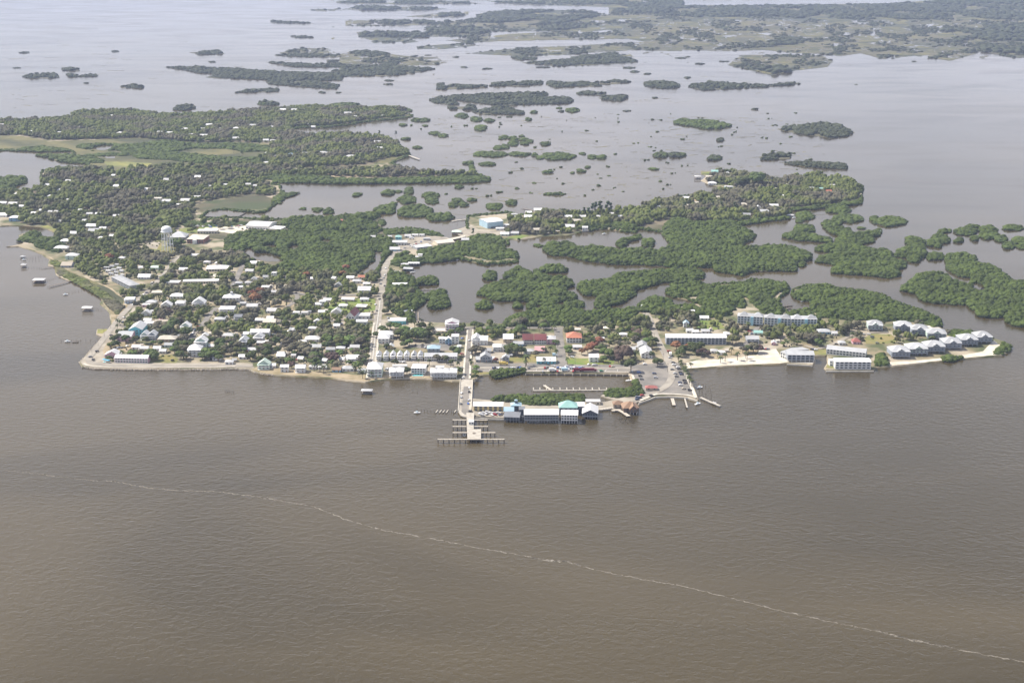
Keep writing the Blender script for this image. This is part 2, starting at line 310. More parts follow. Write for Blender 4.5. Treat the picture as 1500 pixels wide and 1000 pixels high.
patch('water_plant_lot', "205,363 218,356 236,355 230,366", M_LOT)
patch('yard_lot', "596,506 660,503 662,514 640,516 622,512 598,510", M_ASPH); patch('forecourt', "562,533 602,529 668,530 668,552 640,550 600,549 566,551", M_LOT)
patch('basin_parking', "694,545 694,533 740,534 800,533 860,536 925,535 925,547.6 850,546.6 770,546.2 740,548", M_ASPH)
patch('ramp_parking', "922,536 955,534 975,530 996,533 1003,548 1013,566 1018,580 985,579 960,578 944,580 936,573 930,563 926,553", M_ASPH)
patch('sand_lot', "556,470 575,466 574,480 556,484", M_LOT); patch('causeway_lot', "574,366 590,352 615,347 645,347 662,351 664,357 640,360 612,366 590,368", M_LOT)
patch('sand_lot', "385,444 405,440 432,446 428,458 405,460", M_DIRT); patch('sand_lot', "1088,505 1130,507 1140,512 1100,515 1086,512", M_LOT)
patch('beach_park', "1040,520 1060,514 1086,511 1112,509 1110,516 1080,521 1050,527", M_DIRT); patch('yard', "690,533 695,518 740,516 744,532", M_LOT)
patch('bare_ground', "470,252 520,250 560,256 600,260 520,262 480,261", M_DIRT); patch('bare_ground', "365,249 400,244 440,246 440,252 400,252", M_LOT)
patch('warehouse_lot', "662,340 690,330 700,336 735,340 730,346 700,350 680,349", M_LOT, z=1.06); patch('sand_strip', "1165,262 1185,258 1207,256 1207,262 1185,265", M_SAND, z=1.07)
patch('workyard', "826,330 840,322 858,318 860,330 840,334", M_DIRT, z=1.08); patch('shore_grass', "742,349 762,344 775,346 760,351", M_GREEN, z=1.09)
patch('island_yard', "1126,297 1148,280 1160,283 1145,300", M_LOT, z=1.10); patch('island_yard', "1000,292 1020,290 1026,300 1005,306", M_DIRT, z=1.11)
# marsh meadows
patch('marsh_meadow', "235,204 340,208 398,213 402,240 300,246 240,248 180,251 140,247 130,240 100,238 105,222 130,206", M_MARSH, 1)
patch('marsh_meadow', "-20,200 30,200 70,208 130,206 200,203 235,200 250,206 200,214 110,222 60,220 -20,219", M_MARSH, 1.2); patch('marsh_meadow', "262,221 330,221 380,226 384,232 330,230 270,226", M_MARSH, 1)
patch('marsh_meadow', "152,238 185,238 222,240 218,246 160,245", M_YMARSH, .8); patch('marsh_meadow', "280,305 300,297 360,288 385,287 402,293 392,306 350,309 320,307 295,312", M_BMARSH, 1)
patch('marsh_meadow', "545,240 575,230 598,229 585,235 570,240", M_MARSH, .6); patch('shore_marsh', "73,380 84,384 100,398 130,410 160,424 182,440 180,452 168,458 158,452 150,440 140,429 118,418 95,407 82,401 80,391", M_MARSH, .8)
patch('shore_marsh', "142,489.5 143,483.5 158,483.6 150,490", M_YMARSH, .3); patch('shore_marsh', "58,333 72,336.6 85,344 92,346 82,336 70,331", M_YMARSH, .3)
patch('shore_marsh', "1028,254 1040,252.6 1040,255.6 1029,255.4", M_GREEN, .2)
# ponds that show through the mangroves
PONDS = []
for t in ("300,318 306,311 330,309 360,313 350,318 320,319", "359,366 374,364 377,372 391,371.5 416,378 416,384 392,384.5 372,380 359,374", "383,361 406,359 409,364 391,365", "423,361 440,360 439,366 424,366", "469,351.5 487,353 487,358.5 475,357.5",
          "524,401 535,393 545,386 551,381 545,372.5 556,371 562.5,376 559,386 551,396 543,403 532,405", "1419,418 1430,415 1443,420 1434,426 1422,424", "133,219 146,214 170,214 166,219 148,221", "146,229 150,230 170,229 168,233 158,233"):
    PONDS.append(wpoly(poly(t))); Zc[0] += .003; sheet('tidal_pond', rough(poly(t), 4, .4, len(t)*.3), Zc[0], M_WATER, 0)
# far marsh flats
# far marsh: a patchwork of low grass, mud and mangrove cut by creeks, grown from noise where the photo shows flats
FLATS = [(T(ox, oy, sc, t), wgt) for ox, oy, sc, t, wgt in ((500,0,3, "460,178 750,150 1000,138 1500,122 1500,168 1300,172 1000,176 700,182 560,190", .30), (500,0,3, "330,205 560,188 610,200 450,217 340,217", .30), (500,0,3, "540,236 780,212 1000,203 1180,193 1500,178 1500,226 1300,222 1100,232 1000,242 780,247", .27), (500,0,3, "-10,240 50,228 210,238 290,248 420,253 465,275 400,288 250,290 100,336 -10,338", .22),
 (500,0,3, "370,126 420,98 600,84 590,64 700,48 880,43 1090,48 1180,68 1500,64 1500,130 1200,134 860,139 660,140 640,164 450,164 385,145", .30), (500,0,3, "70,150 200,140 400,147 430,162 300,168 340,186 200,194 80,164", .25), (500,0,3, "-20,6 300,2 550,10 620,17 300,22 -20,16", .2), (500,0,3, "0,42 100,27 300,31 470,40 350,49 100,47", .22), (500,0,3, "640,6 900,4 1500,0 1500,38 1200,33 850,23 700,14", .35), (500,0,3, "20,92 160,88 400,92 430,108 300,113 150,115 20,115", .2), (500,0,3, "280,74 420,60 540,58 550,72 400,80", .2), (500,0,3, "790,277 1000,258 1060,243 1200,233 1285,260 1300,277 1150,284 950,292", .3),
 (900,0,2.5, "-20,52 300,66 700,70 1600,48 1600,200 1480,214 1350,190 1230,224 1100,205 990,218 900,196 830,206 750,198 640,194 550,184 400,189 250,184 150,187 60,178 150,160 60,145 -20,138", .26), (900,0,2.5, "-20,22 450,20 1000,14 1600,-30 1600,76 700,72 300,67 -20,50", .40), (900,0,2.5, "415,240 460,203 600,201 760,204 800,225 780,246 640,262 580,277 510,260", .26), (900,0,2.5, "-10,203 60,200 80,225 -10,237", .22),
 (0,0,3, "1225,234 1320,212 1440,214 1475,232 1300,240", .3), (0,0,3, "1360,44 1500,37 1500,50 1400,52", .2), (0,0,3, "725,296 850,296 960,300 1080,306 1250,316 1500,322 1500,354 1250,358 1180,352 905,342 960,325 860,322 800,306", .28), (500,0,3, "-300,-14 300,-16 900,-16 2000,-42 2900,-60 2900,-14 1700,0 1100,4 600,0 100,0 -200,-2", .35))]
def far_flats():
    du, dv = 1.5, .36; us = np.arange(300, 1620, du); vs = np.arange(-18, 128, dv); U, Vv = np.meshgrid(us, vs); q = np.stack([U, Vv], 2).reshape(-1, 2)
    D = np.full(len(q), -.30)
    for pg, wgt in FLATS: m = inside(q+np.stack([np.zeros(len(q)), np.zeros(len(q))], 1), np.array(pg)); D[m] = np.maximum(D[m], wgt)
    D[(q[:, 0] < 470) & (D < 0)] = -.6; D[(q[:, 1] > 92) & (D < 0)] = -.42
    nn = np.empty(len(q)); n2 = np.empty(len(q)); cut = np.empty(len(q))
    for i, (u, v) in enumerate(q):
        a, b = u*.030, v*.16
        nn[i] = noise.noise(Vector((a, b, 1)))*.42+noise.noise(Vector((a*2.7, b*2.3, 2)))*.26+noise.noise(Vector((a*7, b*6, 3)))*.16
        n2[i] = noise.noise(Vector((a*.8, b*.8, 7)))+.5*noise.noise(Vector((a*3.5, b*3, 8))); cut[i] = abs(noise.noise(Vector((a*1.1+noise.noise(Vector((a*3, b*3, 4)))*.5, b*1.0, 5))))
    keep = (D+nn > .02) & ~((cut < .035) & (D < .33)); nu = len(us); idx = np.nonzero(keep)[0]
    for nm, sel, m, z in (('marsh_flat', np.abs(n2) < .22, M_FLAT, .30), ('marsh_flat', n2 >= .22, M_MARSH, .32), ('marsh_flat', n2 <= -.22, M_BMARSH, .34)):
        ii = idx[sel[idx]]; V = []; F = []
        for c in ii:
            u, v = q[c]; k = len(V); V += [(*P(u-du*.5, v+dv*.5), z), (*P(u+du*.5, v+dv*.5), z), (*P(u+du*.5, v-dv*.5), z), (*P(u-du*.5, v-dv*.5), z)]; F.append((k, k+1, k+2, k+3))
        tag(link(nm, npmesh(nm, np.array(V), np.array(F), m)), kind='structure')
    # mangrove scrub on part of the flats
    dark = idx[(n2[idx]+.6*nn[idx] < -.10) & (rng.random(len(idx)) < .15)]; return np.array([P(*q[c]) for c in dark])
FAR_SCRUB = far_flats()
# salt-marsh pools and creeks that cut the far flats
for k in range(0):
    u = 880+rng.random()*360; v = 34+rng.random()*42; L = 4+rng.random()*22; zf += .003
    pts = [(u-L, v), (u-L*.3, v-.7), (u+L*.5, v-.3), (u+L, v+.3), (u+L*.4, v+.7), (u-L*.4, v+.6)]
    sheet('marsh_pool', rough(pts, 2.5, .5, k*2.3), zf, M_WATER, 0)
# ================================================================ roads
RD = [("causeway_road", "542,556 545,535 549,500 553,470 557,440 560.5,418 562.5,400 567,387 579,373 592,366 606,358 630,352.5 656,349.6", 9.5, M_ASPH2, 1.42), ("pier_street", "683,560 684,535 686.5,508 689,483", 8.5, M_ASPH, 1.45),
 ("side_street", "824,538 822,518 819.5,500 817,482", 10, M_ASPH, 1.43), ("back_street", "556,487 600,483 655,481.5 750,481.5 820,482 850,483", 7, M_ASPH, 1.48), ("basin_street", "690,541 740,540 800,540.5 860,541 925,541", 7, M_ASPH2, 1.5),
 ("marina_street", "946,460 951,468 956,480 960,492 967,507 975,522 983,540 984,554 976,567 958,577 942,583 932,590", 8, M_ASPH2, 1.52), ("shore_street", "370,538 300,536.5 200,537 145,534.5 130,529 140,513 160,487 178,464 195,447 215,430 232,412 246,397 254,384 263,376", 7.5, M_ASPH2, 1.54),
 ("cross_street", "280,500 284,490 297,477 306,464 318,452", 7, M_ASPH, 1.56), ("cross_street", "340,421 346,411 353,395 358,389", 7, M_ASPH, 1.58), ("cross_street", "414,462 420,452 431,444 436,436 432,430 445,433 470,437 500,434.5 545,433", 6, M_ASPH, 1.6),
 ("motel_drive", "1086,513 1095,503 1104,490 1112,481 1150,478 1195,480", 7, M_ASPH, 1.62), ("tip_drive", "1180,508 1200,512 1228,502 1245,494 1275,489 1300,488", 6, M_LOT, 1.64), ("town_lane", "405,470 440,474 500,471 548,470", 5, M_ASPH, 1.66),
 ("far_road", "395,256 420,251 470,249 510,252", 7, M_LOT, 1.68), ("far_road", "300,208 330,206 360,207", 6, M_LOT, 1.7), ("back_road", "695,344 720,340 760,338 800,334 840,331", 6, M_LOT, 1.2), ("dock_street", "690,606.5 720,607.5 745,605 800,599 860,598 885,596", 6, M_ASPH2, 1.4),
]
for nm, t, wd, m, z in RD: strip(nm, poly(t), wd, z+.1 if z > 1.41 else z, m)
for t in ("537.5,556 540.5,535 544.5,500 548,475", "549.5,556 552,520 555,490 557,475", "679,557 680.2,535 682.6,508 685,484", "688,557 689.2,535 691,508 693,484"):
    strip('pavement', poly(t), 2.2, 1.84, M_CONC); ROADS.pop()
M_PAINT = mat('road_paint', (.7, .7, .66), rough=.8); strip('road_marking', poly("545.2,535 549.2,500 553.2,470 557.2,440"), .5, 1.85, M_PAINT); ROADS.pop()
for k in range(13): strip('road_marking', [(700+k*17, 546), (701+k*17, 543)], .4, 1.86, M_PAINT); ROADS.pop()

# foam line where two waters meet
def foam(txt, wid, seed):
    c = [Vector(P(u, v)) for u, v in rough(poly(txt), 3, .9, seed, False)]; V = []; F = []
    for i, p in enumerate(c):
        d = (c[min(i+1, len(c)-1)]-c[max(i-1, 0)]).normalized(); nn = Vector((-d.y, d.x)); s = noise.noise(Vector((i*.21, seed, 0)))
        wv = wid*max(.12, .6+1.7*s+.6*random.random())*min(1, i/30+.4); p = p+nn*random.uniform(-.7, .7)
        V += [(*(p+nn*wv), .03), (*(p-nn*wv*random.random()), .03)]
        if i and random.random() < .94: F.append((2*i-2, 2*i-1, 2*i+1, 2*i))
    tag(link('foam_line', mesh('foam_line', V, F, mat('sea_foam', (.25, .23, .195), (.11, .095, .07), .5, .8, lo=.35, hi=.6))), kind='stuff')
foam("128,703 170,705 215,714 260,718 320,720 375,727 420,735 460,742 510,762 560,776 640,790 700,802 760,812 800,820 830,822 870,834 930,846 1000,858 1080,878 1160,898 1230,913 1300,927 1340,938 1390,948 1440,958 1520,973", .75, 1)
foam("-20,688 30,691 80,697 130,703", .5, 12)
foam("770,815 800,821 832,822.5 850,828", 1.1, 4); foam("390,728 420,735 455,741", .8, 6); foam("1280,923 1340,938 1395,949", .9, 8)
# ================================================================ buildings
def paint(name, c, var=.07):
    return mat(name, c, tuple(max(0, x*(1-var*2)) for x in c), .35, .7)
WALL = {'W': ('white', (.74, .74, .72)), 'C': ('cream', (.66, .60, .47)), 'B': ('blue', (.26, .42, .56)), 'G': ('grey', (.34, .36, .38)), 'P': ('pink', (.66, .42, .50)), 'T': ('teal', (.16, .50, .58)), 'Y': ('yellow', (.62, .50, .24)),
        'R': ('brick', (.30, .15, .11)), 'N': ('tan', (.46, .38, .29)), 'L': ('pale green', (.56, .68, .60)), 'D': ('dark grey', (.115, .13, .155)), 'S': ('slate-blue', (.34, .375, .425)), 'A': ('pale blue', (.42, .58, .68)), 'K': ('brown', (.20, .14, .10))}
ROOF = {'w': ('white', (.80, .80, .80)), 's': ('silver', (.52, .53, .54)), 't': ('tan', (.50, .43, .34)), 'r': ('red', (.36, .13, .11)), 'o': ('orange', (.52, .20, .12)), 'k': ('pink', (.66, .38, .38)), 'n': ('brown', (.30, .19, .12)),
        'c': ('turquoise', (.34, .58, .53)), 'b': ('light-blue', (.42, .58, .68)), 'm': ('maroon', (.20, .06, .06)), 'd': ('dark grey', (.20, .21, .23)), 'g': ('pale green', (.58, .70, .60)), 'e': ('beige', (.66, .61, .52))}
MW = {k: paint(v[0].replace(' ', '_')+'_wall_paint', v[1]) for k, v in WALL.items()}
def jitter(m, lo, hi):
    nt = m.node_tree; b = nt.nodes['Principled BSDF']; src = b.inputs['Base Color'].links[0].from_socket; oi = nt.nodes.new('ShaderNodeObjectInfo'); q = nt.nodes.new('ShaderNodeMapRange')
    q.inputs[3].default_value = lo; q.inputs[4].default_value = hi; h = nt.nodes.new('ShaderNodeHueSaturation'); nt.links.new(oi.outputs['Random'], q.inputs[0]); nt.links.new(q.outputs[0], h.inputs['Value']); nt.links.new(src, h.inputs['Color']); nt.links.new(h.outputs[0], b.inputs['Base Color']); return m
MR = {k: mat(v[0].replace(' ', '_')+'_roof', v[1], tuple(x*.78 for x in v[1]), .12, .55, spec=.35, lo=.3, hi=.75, detail=5) for k, v in ROOF.items()}
for k in MR: jitter(MR[k], .62 if k in 'ws' else .82, 1.05)
M_GLASS = mat('window_glass', (.065, .08, .095), (.10, .12, .14), .3, .12, spec=.5); M_DARK = mat('shaded_opening', (.06, .06, .065), rough=.9); M_DOOR = mat('door_paint', (.30, .20, .14), rough=.6)
M_TRIM = mat('white_trim', (.78, .78, .77), rough=.6); M_WOODP = mat('weathered_timber', (.25, .21, .17), (.17, .145, .12), .8, .9); M_PALEWOOD = mat('pale_timber', (.52, .47, .40), (.40, .36, .30), .6, .9)
def roof_mesh(kind, w, d, z, rh, ov=.6, th=.22):
    x, y = w/2+ov, d/2+ov
    if kind == 'g':   # ridge left to right
        k = rh/(d/2)*ov
        return profx([(-y, z-k), (-y, z-k+th), (0, z+rh+th), (y, z-k+th), (y, z-k), (0, z+rh)], -x, x)
    if kind == 'f':   # gable to the front
        k = rh/(w/2)*ov; V, F = profx([(-x, z-k), (-x, z-k+th), (0, z+rh+th), (x, z-k+th), (x, z-k), (0, z+rh)], -y, y)
        return [(b, -a, c) for a, b, c in V], F
    if kind in 'hp':  # hipped
        r = max(0, (w-d)/2) if kind == 'h' else min(w, d)*.08; q = max(0, (d-w)/2) if kind == 'h' else 0
        V = [(-x, -y, z), (x, -y, z), (x, y, z), (-x, y, z), (-x, -y, z+.2), (x, -y, z+.2), (x, y, z+.2), (-x, y, z+.2), (-r, -q, z+rh+.2), (r, -q, z+rh+.2), (r, q, z+rh+.2), (-r, q, z+rh+.2)]
        return V, [(0, 3, 2, 1), (0, 1, 5, 4), (1, 2, 6, 5), (2, 3, 7, 6), (3, 0, 4, 7), (4, 5, 9, 8), (5, 6, 10, 9), (6, 7, 11, 10), (7, 4, 8, 11), (8, 9, 10, 11)]
    if kind == 's':   # single slope rising to the back
        return profx([(-y, z), (-y, z+.2), (y, z+rh+.2), (y, z+rh)], -x, x)
    if kind == 'v':   # shallow vault
        pr = [(-y+2*y*i/10, z+rh*(1-(2*i/10-1)**2)) for i in range(11)]; return profx([(a, b+th) for a, b in pr]+pr[::-1], -x, x)
    return boxv(-w/2-.15, w/2+.15, -d/2-.15, d/2+.15, z, z+.35)   # flat
def wall_mesh(kind, w, d, z0, z, rh):
    x, y = w/2, d/2
    if kind == 'g': return profx([(-y, z0), (y, z0), (y, z), (0, z+rh), (-y, z)], -x, x)
    if kind == 'f':
        V, F = profx([(-x, z0), (x, z0), (x, z), (0, z+rh), (-x, z)], -y, y); return [(b, -a, c) for a, b, c in V], F
    if kind == 's': return profx([(-y, z0), (y, z0), (y, z+rh), (-y, z)], -x, x)
    return boxv(-x, x, -y, y, z0, z)
def house(x, y, w, d, fl=1, roof='g', wall='W', rc='w', rz=0., z=Z0, name='house', label=None, cat='house', group=None, stilts=0., porch=False, wins=None, fh=2.9, rh=None, cupola=False, uv=None, base=None, rails=False, doors=True, trim=None, dormer=False):
    trim = trim or M_TRIM
    o = empty(name, x, y, z, rz); tag(o, label, cat, group); zt = stilts+fl*fh
    if rh is None: rh = {'g': d*.26, 'f': w*.34, 'h': min(w, d)*.24, 'p': min(w, d)*.30, 's': d*.08, 'l': 0, 'v': 1.2}[roof]
    link('wall', mesh('wall', *wall_mesh(roof, w, d, stilts if stilts else -.3, zt, rh), MW[wall]), o)
    rf = link('roof', mesh('roof', *roof_mesh(roof, w, d, zt+.004, rh), MR[rc]), o)
    n = wins if wins is not None else max(2, int(w/4)); g = w/n
    for f in range(fl):
        for i in range(n):
            cx = -w/2+g*(i+.5); zb = stilts+f*fh
            if f == 0 and doors and i == n//2 and not stilts: part('door', (cx-.55, cx+.55, -d/2-.06, -d/2+.05, zb, zb+2.1), M_DOOR, o); continue
            part('window', (cx-min(.95, g*.32), cx+min(.95, g*.32), -d/2-.05, -d/2+.05, zb+.8, zb+2.25), M_GLASS, o)
    if stilts:
        for i in range(max(2, int(w/5))+1):
            px = -w/2+.25+(w-.5)*i/max(2, int(w/5))
            for py in (-d/2+.25, d/2-.25): part('stilt', (px-.2, px+.2, py-.2, py+.2, -1.5, stilts-.003), trim, o)
    if porch:
        for f in range(fl):
            zb = stilts+f*fh; part('balcony', (-w/2, w/2, -d/2-2.2, -d/2-.004, zb-.2, zb+(.75 if f or stilts else .1)), trim, o)
        link('porch_roof', mesh('porch_roof', *profx([(-d/2-2.7, zt-.5), (-d/2-2.7, zt-.36), (-d/2-.3, zt+.3), (-d/2-.3, zt+.16)], -w/2-.3, w/2+.3), MR[rc]), o)
        for i in range(4): part('post', (-w/2+.15+(w-.3)*i/3-.12, -w/2+.15+(w-.3)*i/3+.12, -d/2-2.3, -d/2-2.203, 0, zt-.3), trim, o)
    if dormer: link('roof_gable', mesh('roof_gable', *(lambda V, F: ([(a, b-d/2+1.2, c) for a, b, c in V], F))(*roof_mesh('f', w*.34, 7, zt+.5, 2.2, .3))), o).data.materials.append(MR[rc]); part('gable_wall', (-w*.15, w*.15, -d/2-2.0, -d/2+1, zt+.1, zt+1.3), MW[wall], o)
    if cupola:
        c = link('cupola', mesh('cupola', *boxv(-1.4, 1.4, -1.4, 1.4, zt+rh*.8, zt+rh+2), MW[wall]), o); link('cupola_roof', mesh('cupola_roof', *roof_mesh('p', 2.8, 2.8, zt+rh+2.003, 1.3, .3), MR[rc]), c)
    HOUSES.append((x, y, w*abs(math.cos(rz))+d*abs(math.sin(rz))+1, d*abs(math.cos(rz))+w*abs(math.sin(rz))+1, zt+rh*.5))
    if uv: later(o, base or f"{ROOF[rc][0]}-roofed {WALL[wall][0]} {'one' if fl == 1 else 'two' if fl == 2 else 'three'}-storey house", *uv)
    return o
ROOFWORD = {'g': 'gable', 'f': 'front-gable', 'h': 'hip', 'p': 'pyramid', 's': 'shed', 'l': 'flat', 'v': 'vaulted'}
def houses(txt, z=Z0):
    """u0 u1 v code: roof patch between u0 and u1 centred on row v; code = storeys, roof form, wall colour, roof colour"""
    for ln in txt.split(';'):
        t = ln.split()
        if len(t) < 4: continue
        u0, u1, v = map(float, t[:3]); c = t[3]; fl = int(c[0]); w = (u1-u0)*mpp(v)*.94
        d = float(t[4]) if len(t) > 4 else min(max(w*.72, 7), 13)
        rh = {'g': d*.26, 'f': w*.34, 'h': min(w, d)*.24, 'p': min(w, d)*.3}.get(c[1], 0)
        if w < 5: d = 4.5
        x, y = P((u0+u1)/2, v, z+fl*2.9+rh*.45); small = mpp(v) > 1.45 or w < 8
        near = v > 395
        base = f"{['', '', 'two-storey ', 'three-storey '][fl]}{WALL[c[2]][0]} house{' with' if fl == 1 else ','} {ROOF[c[3]][0]} {ROOFWORD[c[1]]} roof" if w > 6 else f"little {ROOF[c[3]][0]}-roofed {WALL[c[2]][0]} trailer home"
        house(x, y, max(w, 3.5), d, fl, c[1], c[2], c[3], rz=rng.normal(-.03, .05) if w > 6 else rng.normal(-.1, .3), z=z, group='houses of the town' if w > 6 else 'trailer homes', uv=((u0+u1)/2, v), base=base, wins=None if near else (2 if w > 7 else 1),
              porch=near and w > 9 and fl == 2 and 'x' not in c, cat='house' if w > 6 else 'trailer home', name='house' if w > 6 else 'trailer_home')
TOWN = """203 221 403 1gWw;174 183 376.5 1hWw;203 209 390.5 1gWw;220 234.5 390 1hLg;263 275 393 1gWw;244.5 264 412.5 1lNw;222 240.5 427 1lCe 14;250 270 431 1hWw;258 271.5 441 2hWw;214 229.5 440.5 1hWs;208.5 221 445.5 1lPw 8;236 252 443.5 1fWw;
207.5 221.5 456 1fWw;211 222.5 467 1gWw;183 198 436.5 2lBw;282 301.5 439 2fWw;233.5 238 466.5 1gPk;280 291.5 372.5 1gWw;298.5 308 382.5 1hWw;315 320 384.5 1fWw;367 381 383.5 1gWw;360 372 395 1gWw;398 405.5 399 3lWw;385.5 393 404 1gWs;368 376 407 1fWs;
345 355 413 1hGs;359 368 412.5 1hWw;350 356 419.5 1lWw;384 395 419.5 1vWw;397.5 405 426 1gWw;416 420 418 1fCe;352 361 443.5 1vGs;361.5 378 446 1gWw;321.5 345 450 2lWw 12;391.5 409 452.5 1gWw;343 355 462 2sGd;314.5 330 465.5 1hGs;374.5 386 467 1gDw;386 405 468.5 1gCe;391 401 464 1gWw;
326.5 344 489 1hWw;367 396 483 2gWw 9;372 387 490 2fWw;357 365 487 1gWw;375.5 388 501 1lNw;411 423 500.5 1fWw;363.5 376 510 1gWw;406.5 417 516 1gWw;296 305 489 1fWw;306.5 314 505 1gPw;425 432 481 1gWs;429 439 457 1lWw;441 451.5 457 1lWw;462 471 444 1gWw;468 477 440 2hWw;496.5 509 446 1hWw;
466.5 476 455 1gWw;485 501.5 454 1fWw;459.5 469.5 469 1fWw;452 463.5 479 1hWw;489 498 475 1gWw;424.5 433 481 1gGs;447 469 493.5 1hWw;437 448.5 499 1hWw;455 471 505.5 1gWs;492.5 505.5 508 1hWs;478 491 509.5 1gGs;513 527 506 1gWw;405.5 418 519 1gWw;427 433.5 518.5 1gWw;437 445 523 1gWw;473 480 526 1gWw;498 505 524 1gWw;
508 526 521 2gWw;411 423 535 2gWw;433 448 535 2gWw;453 463.5 535 1hWw;466 479 535 1gWw;487 500 539 1gBn;501 519 537 1hWs;524 535.5 540 1hWs;378 396 529 2fLg;395 404 533 1gWw;350 362 520 1gWw;330 342 528 1hWw;312 324 522 1gWs;
594 605 481 1gWs;585 593 484 1gWw;633 653 483 1lCe;643 653 494 2hWw;652.5 661.5 495 2fBw;568 577 505 1fYw;661 671 508 1gLg;638 651 537 1lWw;574 597 535 1lWw 6;752 767 501 1gBs;722 735 505 2gWw;735 742 506 2gWs;766.5 782 512 1hWw;705 720 511 1gWs;736 746 521 2fGs;839 852 506 1gGw;872 885 495 1gWw;907 919 488 1hWw;917 931 509 1gWs;
884 892 479 1hNe;838 851 482 1lNe;1041 1051 512 1hWw;1050 1062 514 1hWw;1104 1117 485 1gLc;1005 1015 482 1gWw;1013 1023 484 1gWw;1027 1039 483 1gWw;1025 1038 463.5 1gWw;1001 1009 471 2fWb;1060 1069 487 1hWw;1130 1137 500 1fPw;1197 1216 483 1hBs;1012 1017 454 1gWw;940 946 447 1gWw;
194 206 506 1gWw;206 218 508 1gWw;225 236 508 1gWw;234 244 512 1gWs;241 254 503 1gLs;210 226 472 1lWw;227 250 470 1gNt;265 280 474 2fLw;232 259 493 1hNe;1218 1226 486 1gWw;1228 1238 500 1hWs"""
WEST = """66 78 270 1gWs;84 94 277 1hWw;20 32 283 1hWw;0 10 296 1gWw;13 26 297 1gWw;28 38 301 1gWw;58 66 307 1gWw;46 56 311 1gWw;71 77 309 1gWw;80 85 309 1gWw;94 100 308 1gWw;-4 12 313 1gWw;14 30 317 2hBw;101 104.5 313 1gWw;127 136 312 1gWw;140 148 312 1gWw;115 121 307 1gWw;98 103 292 1gWw;70 78 286 1hWw;
127 142 329 1gWw;130 146 336 1gGs;146 156 333 1gGw;103 116 340 1gWw;89 104 351 1hWw;80 100 361 1hWw;97 115 372 2hLw;161 170 344 1gWw;144 152 347 1hWw;96 104 264 1gWw;167 174 271 1gWw;133 139 305 1gCe;166 176 315 1gWw;121 127 322 1gWw;84 92 323 1gGs;102 108 325 1gNt;
224 237 290 2lCe;238 251 293 1gBw;265 279 292 1gLw;284 294 287.5 1gWw;259 268 299 1gWw;212 224 276 1gWw;240 251 262 1gWw;285.6 298 258 1gWw;360 368 269 1gWw;371 379 271 1gWw;328 333 270 1gWw;305 310 272 1gWw;385 396 237.5 1hWw;401 408 228 1hWw;422 432 225 1hWb;386 395 224 1fLw;396 405 205.5 1gWw;385.6 394 204.5 1gWw;341 351 201.5 1gSw;
266 277 188 1hWw;302 311 182 2gWw;294 302 188 1gWw;320 326 188 1gWw;341 351 187 2hLw;366 377 183 1gWw;393 402 185 1hWw;410 416 186 1gWw;293 304 197.7 1gWw;278 287 196.5 1gWw;243 253 194 1gWw;230 239 193 1gSw;247 254 186 1hWw;410 419 160 2gWw;427 436 160 2gWw;350 357 278 1hNe;504 515 165 1gWw;518 525 170 1gWw;526 533 162 1hWw;558 564 169 1hWw;
451 458 157 1gWw;450 456 181 1gWw;456 462 185 1gWw;469 483 223 1gWw;506 522 228 1hWw;548 558 207 1gWw;552 562 216 1gWw;482 490 203.6 1gWw;443 451 223.6 1gBs;436 442 210 1gWw;26 34 185.5 1gWw;43 51 192 1gWw;85 91 193.5 1gWw;171 181 194 1hWw;142 148 169 1gWw;162 168 169 1gWw;139 144 185.5 1gWw;160 167 186.5 1gWw;150 155 178 1gWw;116 122 185.5 1gWw;125 129 189 1gWw;0 6 182 1gWw;
154 162 246.5 1lWw;173 178 249 1lWw;164 169 256 1gWw;97 104 264.4 1gWw;166 174 272 1gWw;496 506 322 1hCr;525 537 404 1gWo;508 519 405 1gWw;516.5 529 410 1hWw;532 542 414 1hWw;524.5 544 421 2gCw;490 501 415.5 1fGs;487 493 406 1gWw;500.5 520 436.5 1gNw 7;527.5 540.5 436.5 1hWw;474 486 437.5 1gWw;455 462 406.5 1gWw;419 424 405 1gWw;
522 537.5 448 1sKw;566 574 345.6 1gWw;541 550 345.6 1gWw;593 602 344 1gWw;603 613 343.5 1lWw;614 622 343.5 1lWw;620 630 349 1lGs;571 586 363 1gBw;612 619 372.5 1lWw;608 618 376 1lWw;576 586 398 1lWw;574 597 416 1lGw;590 604 455 1lGw;676 687 349.6 1gSw;152 160 391 1lWw 4;160 167 389 1lWw 4;168 174 387 1lWw 4;155 162 396 1lWw 4;163 170 394 1lWw 4;171 178 392 1lWw 4;
159 166 400 1lWw 4;167 173 398 1lWw 4;175 181 396 1lWw 4;168 173 403 1lWw 4;176 182 402 1lWw 4"""
BACK = """749 758 313 1hSw;782 794 306 1gWw;770 779 310 1gWw;768 782 316 1gWw;826 842 330 1gWw;838 850 322 1gWe;848 858 316 1gWw;853 861 332 2gWw;893 899 312 1gWw;874 880 316 1gWw;737 746 329 1lWw;726 739 334 1lWw;733 746 341 1gLw;748 760 340 1gSw;813 820 338 1lYe;781 790 335 1gCe;827 838 316 1gWw;662 676 338 1hNg;1037 1049.5 267 1hWw;1042 1052 250 2gTc;1063 1067 252.6 1gWw;1069 1075 258 1gWw;1061 1076 273 1lTw;1034 1043 258 1gCe;
1184 1193 275 1gWw;1196 1206 275.6 1gTc;1212 1223 271 1gWw;1209 1218 279 1gNo;1147 1153 270 1gCe;1153 1159 283 1gWw;1144 1149 286 1gWw;1131 1138 275.6 1gCe;1126 1140 300 1gWw;1106 1115 302.5 1fWw;1112 1126 308 1gWs;1082 1094.5 298 1hNe;1044 1054 288 1gCe;1000 1010 288.6 1gWw;1000 1008 300 1gNe;1014 1023 296 1gCe;1088 1099 313 1gGs;905 912 316 1gWw;960 968 302 1gWs"""
